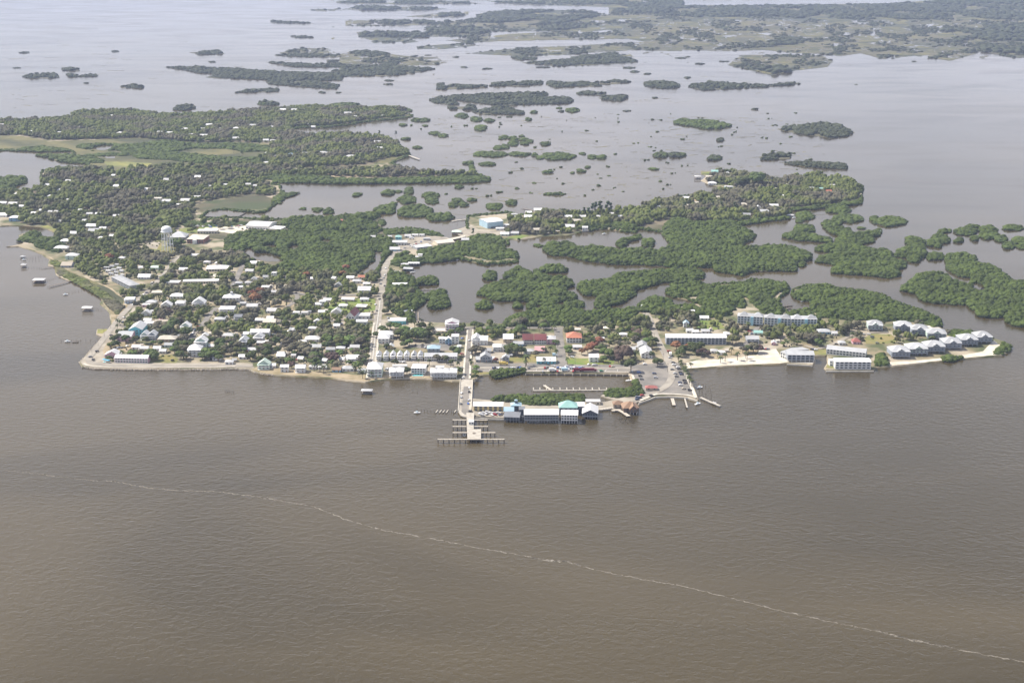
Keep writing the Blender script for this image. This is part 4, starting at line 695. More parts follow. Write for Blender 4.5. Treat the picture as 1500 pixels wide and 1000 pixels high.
BIG = [  # traced islands, each with its own words
 ((600, 370, 5), "500,290 560,250 650,225 760,210 880,195 1000,185 1130,185 1195,215 1190,245 1150,255 1150,300 1220,320 1220,355 1140,360 1070,370 1080,405 1000,405 960,385 870,362 720,358 600,352 560,325 500,318", "broad green mangrove island filling the middle of the lagoon behind the boat basin"),
 ((600, 370, 5), "690,165 720,140 790,118 850,130 890,160 905,200 850,208 700,200", "humped mangrove island just behind the broad lagoon island"),
 ((600, 370, 5), "540,175 580,145 620,145 640,180 620,208 560,208", "lone round mangrove clump in open lagoon left of the humped island"),
 ((600, 370, 5), "910,150 930,128 990,165 985,198 915,198", "small knobbly mangrove clump squeezed between humped island and long flat one"),
 ((600, 370, 5), "960,120 1000,105 1110,98 1158,135 1140,150 1040,150 970,145", "long flat mangrove island at the back right of the broad lagoon island"),
 ((600, 370, 5), "490,395 545,355 590,370 608,405 560,420 495,413", "small peaked mangrove islet in front left of the broad lagoon island"),
 ((600, 370, 5), "758,395 790,368 822,395 820,412 765,412", "tiny round mangrove islet in front of the broad lagoon island"),
 ((600, 370, 5), "858,385 900,370 930,400 880,420 860,410", "tiny ragged mangrove islet touching the front of the broad lagoon island"),
 ((600, 370, 5), "1128,385 1180,366 1270,370 1278,400 1200,412 1135,408", "oval mangrove islet by the white boathouse at the lagoon's front shore"),
 ((600, 370, 5), "138,390 170,350 230,342 285,350 295,385 260,410 180,422 145,412", "plump oval mangrove island at the lagoon's left edge near the street"),
 ((600, 370, 5), "35,215 90,195 170,182 210,205 205,238 60,242", "narrow mangrove spit above the two thin lagoon docks"),
 ((600, 370, 5), "75,315 180,295 250,286 275,310 265,340 130,352 80,345", "mangrove spit just below the two thin lagoon docks"),
 ((740, 340, 3.26), "345,270 360,250 420,235 500,235 520,215 540,200 620,200 760,185 900,180 950,195 950,222 880,237 760,242 680,262 620,278 620,302 580,332 540,347 500,352 500,367 430,367 430,330 450,307 380,307", "curved long mangrove island with an arm reaching right, behind the orange-roofed building"),
 ((740, 340, 3.26), "770,285 800,255 890,240 950,250 960,265 1040,265 1150,260 1160,238 1230,236 1340,250 1355,280 1300,295 1280,320 1330,380 1310,400 1240,395 1190,355 1150,310 1120,330 1080,385 1000,375 950,360 910,340 920,315 830,310 775,300", "two-armed mangrove island directly behind the tall blue condos"),
 ((740, 340, 3.26), "1115,345 1130,325 1150,340 1145,362 1120,365", "single mangrove bush in the cove behind the tall blue condos"),
 ((1125, 330, 4), "145,415 180,385 260,360 350,355 430,380 600,400 690,420 720,450 880,510 1010,560 1020,590 980,602 880,575 760,565 700,570 560,560 480,560 300,545 250,500 260,450 160,437", "long dense mangrove belt right behind the houses on the tip"),
 ((1125, 330, 4), "85,60 150,40 160,10 260,5 270,40 200,50 370,80 370,105 180,92 90,75", "forked mangrove island nearest the right side of the back island"),
 ((1125, 330, 4), "320,10 380,20 480,25 500,55 600,40 660,25 660,60 610,72 620,100 540,117 610,150 700,150 730,172 720,200 810,215 800,250 760,262 770,302 700,312 560,297 380,285 370,262 410,240 270,215 300,190 380,180 400,165 280,155 280,132 400,115 390,85 430,70 350,40", "biggest lobed mangrove island beyond the channel on the right"),
 ((1125, 330, 4), "810,78 860,72 915,95 915,112 925,172 920,190 885,197 880,222 820,217 820,192 740,187 760,150 830,140 810,105", "tall lumpy mangrove island right of the biggest lobed one"),
 ((1125, 330, 4), "930,112 990,50 1060,80 1060,105 1010,112 1005,137 930,122", "pointed mangrove island behind the lumpy right-hand one"),
 ((1125, 330, 4), "930,187 960,168 1020,170 1025,205 940,207", "little round mangrove islet between lumpy island and the right marsh island"),
 ((1125, 330, 4), "1035,182 1140,170 1215,190 1215,225 1365,265 1360,290 1420,310 1430,335 1600,330 1600,610 1440,592 1400,572 1380,532 1350,547 1240,537 1190,492 1180,467 1060,467 920,452 890,432 860,402 780,387 785,360 830,355 825,335 870,300 940,285 1040,290 1080,330 1180,362 1190,330 1185,310 1110,300 1050,265 1045,225", "huge mangrove island cut off by the right edge beyond the tip"),
 ((600, 300, 5), "60,345 120,330 200,310 290,280 350,275 380,290 470,262 600,290 720,335 775,345 800,385 780,400 700,398 620,415 560,405 480,390 400,375 330,410 260,420 170,430 100,420 50,400", "mangrove tongue beside the causeway reaching right into the lagoon"),
 ((675, 150, 4), "915,835 930,812 1000,795 1050,775 1062,790 1040,805 980,820 945,858 925,850", "slim curved mangrove islet in the back lagoon"),
 ((675, 150, 4), "1063,830 1080,806 1115,808 1132,830 1115,850 1075,848", "round mangrove islet beside the slim curved one in the back lagoon"),
 ((675, 150, 4), "1244,116 1290,104 1380,112 1440,108 1500,118 1580,132 1590,142 1520,156 1440,158 1330,140 1260,126", "long flat grassy mangrove island far out on the right bay"),
 ((350, 130, 4), "928,740 945,712 1000,692 1080,690 1132,715 1130,745 1060,755 960,755", "broad mangrove islet between the far lagoon and the blue-walled warehouse"),
 ((350, 130, 4), "793,712 830,690 900,685 920,710 900,735 820,738", "squat mangrove islet left of the broad one near the warehouse"),
 ((350, 130, 4), "1096,762 1140,738 1230,738 1272,755 1220,776 1130,780", "flat oval mangrove islet nearest the blue-walled warehouse"),
 ((740, 340, 3.26), "520,60 545,45 640,15 655,25 640,45 600,55 575,75 550,78", "crooked mangrove islet behind the long lagoon spit"),
 ((725, 570, 6.818), "700,-10 740,-12 760,-40", None)]
def islands():
    for (ox, oy, s), t, lab in BIG:
        if lab is None: continue
        if 'crooked' in lab: continue
        mangrove(T(ox, oy, s, t), label=lab)
    E7 = [(692,621,25,8),(875,612,38,14),(938,604,8,6),(996,600,26,20),(985,652,52,24),(1122,627,48,12),(1133,660,35,17),(902,680,18,12),(838,788,18,14),(462,711,25,11),(525,720,30,16),(376,703,16,7),(1258,680,22,17),(1277,658,22,9),(1313,678,22,14),(1292,580,23,8),(1365,655,20,6),(235,665,11,8),(205,682,10,6),(1340,437,25,8),(1363,465,14,22),(1455,443,48,9),(1415,232,30,16),(1145,262,28,10),(1195,277,22,8),(1310,160,33,14),(1392,180,32,14),(1467,188,30,9),(1065,185,55,9),(960,215,12,6),(1095,218,14,4),(975,296,25,4),(1050,347,22,4),(170,88,62,10),(632,95,82,12)]
    E8 = [(245,208,23,11),(308,212,32,8),(368,218,18,7),(358,197,9,5),(368,239,21,9),(405,228,14,8),(308,242,28,14),(260,262,20,12),(217,268,23,11),(175,306,100,14),(345,306,60,10),(433,311,18,6),(570,318,92,20),(467,325,14,9),(715,302,13,7),(770,322,23,10),(825,322,22,10),(498,245,20,9),(745,382,10,6),(705,404,22,6),(655,414,7,5),(508,410,28,5),(1172,311,40,14),(1270,311,48,10),(1490,329,40,11),(1130,390,15,7),(550,538,65,5),(115,152,30,12),(397,101,17,8),(425,58,17,6),(657,47,39,11),(575,33,15,6),(195,612,46,18),(296,589,28,16),(457,842,11,7),(65,574,22,5)]
    E5 = [(1155,40,65,20),(1118,92,24,12),(1215,80,20,16),(1367,82,34,18),(1412,120,38,20),(1440,18,60,14),(1480,92,50,18),(1500,125,45,14),(1038,35,38,9),(1290,28,52,16),(1290,55,55,28),(198,233,18,13),(1200,10,40,8)]
    E3 = [(685,235,55,15),(728,272,66,18),(655,292,46,13),(538,260,36,20),(515,280,15,10),(910,285,75,20),(840,275,15,9),(780,312,10,5)]
    for (ox, oy, s), L in (((350, 130, 4), E7), ((675, 150, 4), E8), ((1125, 330, 4), E5), ((1000, 230, 3), E3)):
        for a, b, c, d in L:
            u, v = ox+a/s, oy+b/s; rx = c/s
            word = 'round' if d/c > .45 else 'long low' if c/s > 10 else 'low'
            size = 'tiny' if rx < 4 else 'small' if rx < 9 else 'large'
            mangrove(ell(u, v+.3, rx, max(d/s, .9)), base=f"{size} {word} mangrove islet", amp=.35, hh=4.5 if rx > 4 else 3.2, group='mangrove islets in the bay')
    # the far bay
    far = [((500,0,3), "420,395 425,370 450,368 450,382 500,372 560,378 640,376 640,384 560,388 480,394"), ((500,0,3), "650,380 680,366 780,362 885,360 888,370 800,378"), ((500,0,3), "903,372 910,358 940,360 1000,366 1060,360 1100,366 1148,380 1020,380 940,386"), ((500,0,3), "1100,366 1200,355 1275,360 1200,372"),
        ((500,0,3), "388,440 440,428 600,415 700,414 800,408 900,410 912,416 870,428 1000,430 1022,445 1000,456 800,460 700,466 640,458 560,448 500,440 510,460 480,462 400,450"), ((500,0,3), "465,472 590,467 592,484 480,480"), ((500,0,3), "580,490 680,474 750,472 760,488 806,492 800,505 600,502"), ((500,0,3), "1030,412 1060,405 1160,407 1162,420 1060,416"), ((500,0,3), "1130,432 1180,422 1262,424 1230,445 1150,440"), ((500,0,3), "1333,368 1380,360 1470,364 1485,380 1440,388 1350,380"),
        ((0,0,3), "100,338 140,326 250,325 256,342 210,346 120,344"), ((0,0,3), "830,232 880,228 960,222 988,238 880,241"), ((0,0,3), "760,480 790,465 858,462 858,478 800,488 765,486"), ((0,0,3), "528,384 580,374 630,380 628,390 560,388"), ((0,0,3), "1130,455 1150,447 1228,454 1220,465 1140,464"), ((0,0,3), "1035,408 1100,396 1225,392 1222,404 1100,408"), ((0,0,3), "725,296 850,296 1000,302 1100,310 1260,318 1500,324 1500,348 1250,356 1180,352 905,340 960,326 860,320 800,306"), ((0,0,3), "1168,274 1300,280 1500,284 1500,296 1300,296"), ((0,0,3), "1204,243 1300,240 1500,240 1500,252 1300,250"), ((0,0,3), "1170,360 1260,352 1390,360 1490,376 1480,392 1380,386 1280,378 1180,370"), ((0,0,3), "293,325 340,332 435,330 420,338 300,338"), ((0,0,3), "272,304 310,299 350,302 345,312 280,312"),
        ((0,0,3), "1190,93 1260,96 1385,104 1260,104 1195,101"), ((0,0,3), "1275,160 1330,160 1380,166 1300,168"), ((500,0,3), "745,252 800,250 860,256 850,264 780,264"), ((500,0,3), "45,228 110,223 218,236 150,248 60,240"), ((500,0,3), "800,276 1000,262 1060,248 1190,238 1280,262 1290,274 1150,281 950,290"), ((500,0,3), "0,292 200,288 410,304 300,326 170,336 0,333"),
        ((900,0,2.5), "110,302 230,302 240,320 180,326 112,316"), ((900,0,2.5), "270,318 300,306 340,302 450,308 560,314 678,303 678,309 540,320 400,328 330,332"), ((900,0,2.5), "596,474 640,466 700,460 760,452 830,462 880,486 850,500 790,508 750,500 690,494 640,484"), ((900,0,2.5), "530,575 580,566 650,568 640,582 540,588"), ((900,0,2.5), "615,598 700,596 850,604 850,622 700,612"), ((900,0,2.5), "145,570 170,559 195,568 190,578 150,578"), ((900,0,2.5), "200,566 240,562 264,570 240,578 205,575"), ((900,0,2.5), "340,578 365,572 392,580 380,588 345,588"), ((900,0,2.5), "0,352 40,350 52,360 10,372 0,370"), ((900,0,2.5), "375,512 395,508 405,516 385,520")]
    for (ox, oy, s), t in far:
        pts = T(ox, oy, s, t); wpx = max(p[0] for p in pts)-min(p[0] for p in pts)
        mangrove(pts, name='mangrove_island', base=('wide dark' if wpx > 60 else 'slender dark' if wpx > 25 else 'short dark')+' far mangrove island', mat_=L_FARM, hh=6.5, amp=.5, k=3.0, group='mangrove islands in the far bay')
    for k in range(70):  # scattered far islets
        u, v = rng.random()*1190+10, 52+rng.random()**1.2*118
        if (u < 600 and v > 150) or (v < 75 and u > 480) or (u < 380 and (v < 72 or rng.random() < .4)): continue
        mangrove(ell(u, v, 2+rng.random()*6, .5+rng.random()*.5), base='speck-like far mangrove islet', mat_=L_FARM, amp=0, hh=4, group='mangrove islets in the far bay')
    # forest on the far shore, one dark mass
    ff = [((500,0,3), "420,98 600,86 590,67 700,52 880,47 1090,52 1170,70 1100,80 950,106 800,113 600,112"), ((500,0,3), "372,126 560,116 655,140 640,160 450,160 385,142"), ((500,0,3), "72,150 200,142 400,149 430,160 340,164 200,165 80,160"), ((500,0,3), "0,9 300,5 550,13 590,17 300,19 0,14"), ((500,0,3), "22,42 100,29 300,33 470,41 350,47 100,45"), ((500,0,3), "650,10 900,8 1500,4 1500,34 1200,29 850,20 700,13"), ((500,0,3), "860,118 1000,112 1080,120 1050,134 870,135"),
          ((900,0,2.5), "0,26 450,24 1000,18 1600,-20 1600,74 700,70 300,64 0,46"), ((900,0,2.5), "560,148 650,138 720,145 700,162 580,168"), ((900,0,2.5), "1200,110 1600,80 1600,200 1300,190"), ((900,0,2.5), "515,250 620,248 650,262 585,274 525,260"), ((500,0,3), "160,92 400,95 415,106 200,108"), ((500,0,3), "420,62 540,58 540,70 430,74"), ((900,0,2.5), "-800,-55 300,-62 1700,-86 1700,-54 700,-38 -200,-40"), ((500,0,3), "-100,-10 300,-12 900,-12 1500,-20 1500,-12 900,-4 300,-4")]
    Q = []
    for (ox, oy, s), t in ff:
        q = scatter(wpoly(rough(T(ox, oy, s, t), 3, .8)), 26); Q.append(q[(rng.random(len(q)) < .85) & (vnoise(q*np.array([1, .45]), .006, 4) > -.14)])
    sc = FAR_SCRUB; n = len(sc); tag(mass('marsh_scrub', sc, rng.uniform(5, 11, n), rng.uniform(2.5, 6.5, n), np.full(n, .1), L_FARM, 1, .4), kind='stuff')
    Q = np.concatenate(Q); n = len(Q); tag(mass('far_forest', Q, rng.uniform(12, 24, n), rng.uniform(7, 14, n), np.full(n, .2), L_FARM, 1, .4), kind='stuff')
    # oyster bars and drowned marsh grass in the shallow bay: streaks nobody could count
    V = []; F = []
    for k in range(900):
        if k < 640: u, v = 640+rng.random()*570, 172+rng.random()**1.3*150
        else: u, v = 20+rng.random()*1170, 60+rng.random()*110
        x, y = P(u, v); L = mpp(v)*(2+rng.random()**2*26); wd = mpp(v)*(.7+rng.random()*1.2); a = rng.normal(0, .35); n = 6
        if v > 295 and u < 1000 and u > 680: continue
        b = len(V); yw = rng.random()*6
        for i in range(n+1):
            t = i/n-.5; off = math.sin(t*5+yw)*wd*1.3; ww = wd*(.3+rng.random())
            V += [(x+t*L, y+t*L*a+off+ww, .12), (x+t*L, y+t*L*a+off-ww, .10)]
            if i and rng.random() < .85: F.append((b+2*i-2, b+2*i-1, b+2*i+1, b+2*i))
    T_ = []  # tiny scattered islets, merged into one mass of leaf clumps
    for k in range(130):
        u, v = 600+rng.random()*600, 165+rng.random()**1.2*160
        if v > 290 and 680 < u < 1200 or (u < 720 and 190 < v < 272): continue
        for j in range(rng.integers(1, 4)): T_.append(P(u+rng.normal(0, 2.2), v+rng.normal(0, .35)))
    T_ = np.array(T_); n = len(T_); tag(mass('tuft_islets', T_, rng.uniform(1.6, 4.5, n), rng.uniform(1.2, 3.2, n), np.full(n, -.1), L_MANG, 1, .4), kind='stuff')
    tag(link('oyster_bars', mesh('oyster_bars', V, F, mat('oyster_bar', (.075, .07, .04), (.19, .17, .075), .03, .95, lo=.45, hi=.6))), kind='stuff')
# belts of mangrove that grow on the town's own shore
BELTS = [("745,467 755,464 785,456.5 820,452 862,459 900,458 932,452 936,456 930,466 920,476 900,478 860,478 820,478 785,479 760,480 735,482 737,475", "dense green mangrove belt between the back street and the lagoon", 6), ("562,402 575,398 592,404 606,412 612,428 625,438 617,447 605,455 607,470 600,474 590,466 578,462 570,452 566,436 562,420", "mangrove thicket along the right side of the causeway street", 6),
 ("566,398 560,392 545,402 548,412 557,416 562,404", "mangroves in the bend left of the causeway street", 6), ("571,388 580,376 594,368 600,370 590,380 612,376 620,382 600,392 590,397 585,392", "mangroves hugging the causeway bend on its right", 5), ("548,398 553,386 562,372 580,362 586,368 572,378 562,388 558,398", "mangrove fringe on the left of the causeway bend", 6),
 ("366,372 380,362 400,352 425,347 450,344 500,343 550,346 572,352 582,360 566,370 556,370.5 545,371.5 551,381 545,386 535,392.5 523,400.5 515,408 480,402 450,400 425,398 410,392 418,384 400,378 385,378 380,386 360,394 340,392 345,380", "great mangrove swamp left of the causeway bend", 6),
 ("330,352 352,342 380,340 410,342 440,340 455,347 430,356 405,358 380,364 350,372 330,368", "mangrove arm left of the great swamp behind the big lot", 6), ("412,328 430,322 470,322 520,318 548,315 554,319 540,326 548,331 560,339 545,346 500,342 460,343 430,338 412,336", "mangrove headland on the far lagoon shore by the red roof", 7),
 ("562,340 590,338 620,340 645,345 650,348 620,345 590,344 566,346", "mangrove strip at the back of the causeway cluster", 4), ("270,325 300,327.5 340,327 380,327 415,327 412,331 360,331.5 300,332 270,333", "mangrove hedge between the fairground lawn and the far lagoon", 4),
 ("385,262 402,258 440,258 500,263 560,264 620,262 680,259 716,262 714,266 680,268 600,269 500,270 420,268 402,266", "thin mangrove fringe along the long pine point", 5), ("1150,462 1186,456 1190,462 1200,470 1196,480 1180,474 1160,468", "bushy mangroves behind the right end of the tall blue condos", 6), ("940,446 955,438 980,441 985,451 1000,455 1015,448 1022,455 1060,455 1075,462 1050,466 1020,470 1000,462 970,462 950,464 934,456", "mangroves on the lagoon shore behind the blue-grey motel", 6),
 ("1385,487 1400,486 1420,487 1440,490 1455,497 1450,500 1425,494 1400,496 1388,492", "low mangrove hedge behind the last stilt condo", 4), ("1455,520 1470,502 1480,507 1480,515 1468,521", "mangrove clump on the very end of the tip", 4), ("1380,529 1385,523 1402,524 1412,526 1395,530 1384,532", "mangrove bush on the tip's front beach", 4), ("1283,538 1282,522 1294,520 1300,536", "mangrove bushes between the channel motel and the stilt condos", 5),
 ("719,551 720,545 735,544 755,543.5 768,542.5 770,547 750,551 735,554 722,556", "mangrove thicket standing in the boat basin's left corner", 4.4), ("716,589 730,582 745,582.5 760,581 780,583 800,580 820,580.5 840,580 856,584 858,589 848,594 820,596 795,595.5 770,595 755,591 738,589.5", "green mangrove hedge behind the dock buildings", 4.4), ("885,576 895,571 915,572 928,567 930,561 938,565 944,574 936,582 915,583 900,584 886,582", "mangroves between the boat basin and the brown-roofed restaurant", 3.6), ("925,560 934,557 937,561 928,563", "small mangrove bush by the basin boat ramp", 3),
 ("27,354 36,345 44,340.5 58,342 65,350 70,356 60,360 45,357", "oval grassy mangrove island off the left shore", 5), ("60,352 82,350 92,354 96,366 86,372 70,368 50,362", "brownish mangroves at the root of the sandy spit", 6), ("0,263 20,260 38,262 38,268 22,273 20,280 10,286 -60,290 -60,264", "mangrove point in the left bay", 6), ("84,235 100,231 130,231 150,235 150,240 128,240 100,238", "mangrove finger in the left bay", 5), ("52,228 78,226.5 110,228 108,230.5 80,230.8 56,230", "slim mangrove islet in the left bay", 4), ("122,228 160,225 190,226 190,229.5 150,230 124,230.5", "second mangrove finger behind the first one in the left bay", 4),
 ("135,222 112,217 118,213 150,212 190,214 240,207 300,213 350,212 395,215 400,222 360,224 330,219 280,219 250,225 330,232 400,233 380,240 300,242 250,236 200,233 190,226 170,221", "wide low swamp in the middle of the wooded peninsula", 5), ("28,219 60,215 100,219 105,222 60,223 30,222", "mangrove rim of the left marsh meadow", 4),
 ("400,293 412,282 420,285 440,283 420,290 404,300", "mangrove rim on the left of the far lagoon", 4), ("676,353 685,350 700,346 725,347 738,354 737,361 715,362 695,360 682,357", "mangrove clump beside the roadside bridge", 5),
 ("797,366 801,358 838,358 846,366 875,363 906,369 936,366 961,370 979,364 985,358 976,348 970,336 985,323 1000,322 1020,328 1050,327 1083,333 1106,346 1100,353 1087,357 1088,365 1123,363 1153,363 1187,373 1188,381 1166,386 1166,397 1111,397 1096,400 1087,404 1050,398 1044,392 979,391 936,387.5 902,387.5 863,383 832,375.5 807,374", "immense mangrove forest in front of the wooded back island", 6),
 ("853,338 886,333 918,338 931,339 934,332 905,328 870,330", "mangrove shore right of the back island houses", 5), ("1027,331 1045,325 1085,327 1126,320 1153,317 1155,321 1126,325 1086,331 1050,331", "mangrove fringe along the back island's front shore", 5), ("1158,307 1207,303 1239,298 1262,295 1262,299 1239,302 1207,306 1165,309", "mangrove fringe near the right end of the back island", 5)]
def shore_fringe():
    pts = []
    for pg in (MAIN, RIGHT):
        for u, v in rough(pg, 1.6, .3, 2):
            if v > 470 or u < -20 or (u < 192 and 326 < v < 500) or (645 < u < 690 and 335 < v < 366) or (1020 < u < 1062 and 250 < v < 275) or (u < 110 and 168 < v < 182) or (735 < u < 850 and 325 < v < 352) or (1150 < u < 1260 and v < 264): continue
            if rng.random() < .12: continue
            for k in range(2): pts.append(P(u+rng.normal(0, .8), v-.2+rng.normal(0, .5)))
    q = np.array(pts); q = q[clear_of_roads(q, 3)]; n = len(q); sc = np.clip(q[:, 1]/2200, .8, 2.2)
    tag(mass('shore_mangroves', q, rng.uniform(1.6, 3.2, n)*sc, rng.uniform(2., 4.6, n), np.full(n, -.1), L_MANG, 2, .42), kind='stuff')
DUNE = ["86,396 100,400 128,413 150,427 175,444 180,452 172,460 162,454 152,440 125,424 100,410 84,402", "75,382 90,386 100,393 88,394 76,389", "166,452 176,448 186,452 182,462 170,462"]
def belts():
    for t in DUNE: mangrove(poly(t), name='dune_scrub', kind='stuff', hh=2.2, z=Z0+.2, mud=False, amp=.6, k=2.4, mat_=L_WOOD, dens=.8)
    shore_fringe()
    for t, lab, hh in BELTS:
        pts = poly(t); v = pts[0][1]
        mangrove(pts, name='mangrove_belt', label=lab, hh=hh, z=.9, mud=False, amp=.6)
# ================================================================ trees
def oak_proto(k, r, h, m, n=13):
    q = []; a = rng.random(n)*6.283; rr = r*rng.uniform(.62, .92)*np.sqrt(rng.random(n)); q = np.stack([rr*np.cos(a), rr*np.sin(a)], 1)
    R = r*rng.uniform(.26, .46, n); top = h*(1-.30*(rr/r)**1.5)*rng.uniform(.86, 1.06, n); base = np.maximum(top-R*1.5, h*.22)
    Vs = []; Fs = []; kk = 0
    for i in range(n):
        W, F = TEMPL[2][rng.integers(0, 8)]; zc = (top[i]+base[i])/2; Vs.append(W*[R[i], R[i], (top[i]-base[i])/2]+[q[i, 0], q[i, 1], zc]); Fs.append(F+kk); kk += len(W)
    return npmesh('crown', np.concatenate(Vs), np.concatenate(Fs), m)
TRUNK = mesh('trunk', *join(tubev((0, 0, -.3), (.2, .1, 3.2), .45, 7, .3), tubev((.2, .1, 3), (1.8, .6, 6), .24, 5, .12), tubev((.2, .1, 3), (-1.5, .9, 5.8), .24, 5, .12), tubev((.2, .1, 3), (-.2, -1.6, 5.9), .22, 5, .1)), M_BARK)
PALMTRUNK = mesh('trunk', *tubev((0, 0, -.3), (.3, .1, 5.6), .24, 7, .17), M_BARK); PINETRUNK = mesh('trunk', *tubev((0, 0, -.3), (.2, 0, 15), .4, 7, .15), M_BARK)
def palm_crown():
    V = []; F = []
    for i in range(15):
        a = i*2.399+rng.random()*.3; up = rng.uniform(-.5, .9); L = rng.uniform(1.9, 2.6); p = []
        for t in (0, .35, .7, 1): p.append((L*t*math.cos(a), L*t*math.sin(a), 5.6+up*L*t-1.5*t*t))
        wd = (.12, .48, .40, .05); b = len(V)
        for (x, y, z), ww in zip(p, wd): V += [(x-ww*math.sin(a), y+ww*math.cos(a), z-.10), (x, y, z+.08), (x+ww*math.sin(a), y-ww*math.cos(a), z-.10)]
        for s in range(3):
            F += [(b+3*s, b+3*s+3, b+3*s+4, b+3*s+1), (b+3*s+1, b+3*s+4, b+3*s+5, b+3*s+2)]
    return mesh('crown', V, F, L_PALM)
PROTO = {c: [oak_proto(k, 5.4, 8.8, m, 16+3*k) for k in range(5)] for c, m in L_OAK.items()}
PALMS = [palm_crown() for _ in range(4)]
def pine_crown():
    n = 9; z = rng.uniform(9, 17, n); Vs = []; Fs = []; kk = 0
    for i in range(n):
        W, F = TEMPL[2][rng.integers(0, 8)]; a = rng.random()*6.28; r = (17.5-z[i])*.32; Vs.append(W*[rng.uniform(1.3, 2.2)]*1*[1, 1, .55]+[r*math.cos(a), r*math.sin(a), z[i]]); Fs.append(F+kk); kk += len(W)
    return npmesh('crown', np.concatenate(Vs), np.concatenate(Fs), L_PINE)
PINES = [pine_crown() for _ in range(3)]
TREES = []
def tree(kind, x, y, s=1., z=Z0, colour=None, label=None):
    if kind == 'oak': nm, cat, c, t = 'oak_tree', 'tree', PROTO[colour][rng.integers(0, 5)], TRUNK; base = f"{colour} broad-crowned oak"
    elif kind == 'palm': nm, cat, c, t = 'palm_tree', 'palm', PALMS[rng.integers(0, 4)], PALMTRUNK; base = 'cabbage palm with a rounded head'
    else: nm, cat, c, t = 'pine_tree', 'tree', PINES[rng.integers(0, 3)], PINETRUNK; base = 'tall thin-crowned pine'
    if colour == 'rust-brown': base = 'dead rust-brown tree'
    o = empty(nm, x, y, z, rng.random()*6.28); s2 = s*rng.uniform(.92, 1.1); o.scale = (s, s, s2)
    link('crown', c, o); link('trunk', t, o); u, v = pix(x, y); tag(o, label, cat, {'oak': 'trees between the houses', 'palm': 'palms of the town', 'pine': 'pines'}[kind])
    if not label: later(o, base, u, v)
    return o
H = np.array([h[:5] for h in HOUSES])
def tallest_here(x, y, r):
    """how tall a tree may grow at x, y without hiding the house standing behind it"""
    k = np.abs(H[:, 0]-x) < H[:, 2]/2+r*.6; dy = H[:, 1]-H[:, 3]/2-y; k &= (dy > -1) & (dy < 42)
    return min([30.]+[h*.50+max(0, d)*.29 for h, d in zip(H[k, 4], dy[k])])
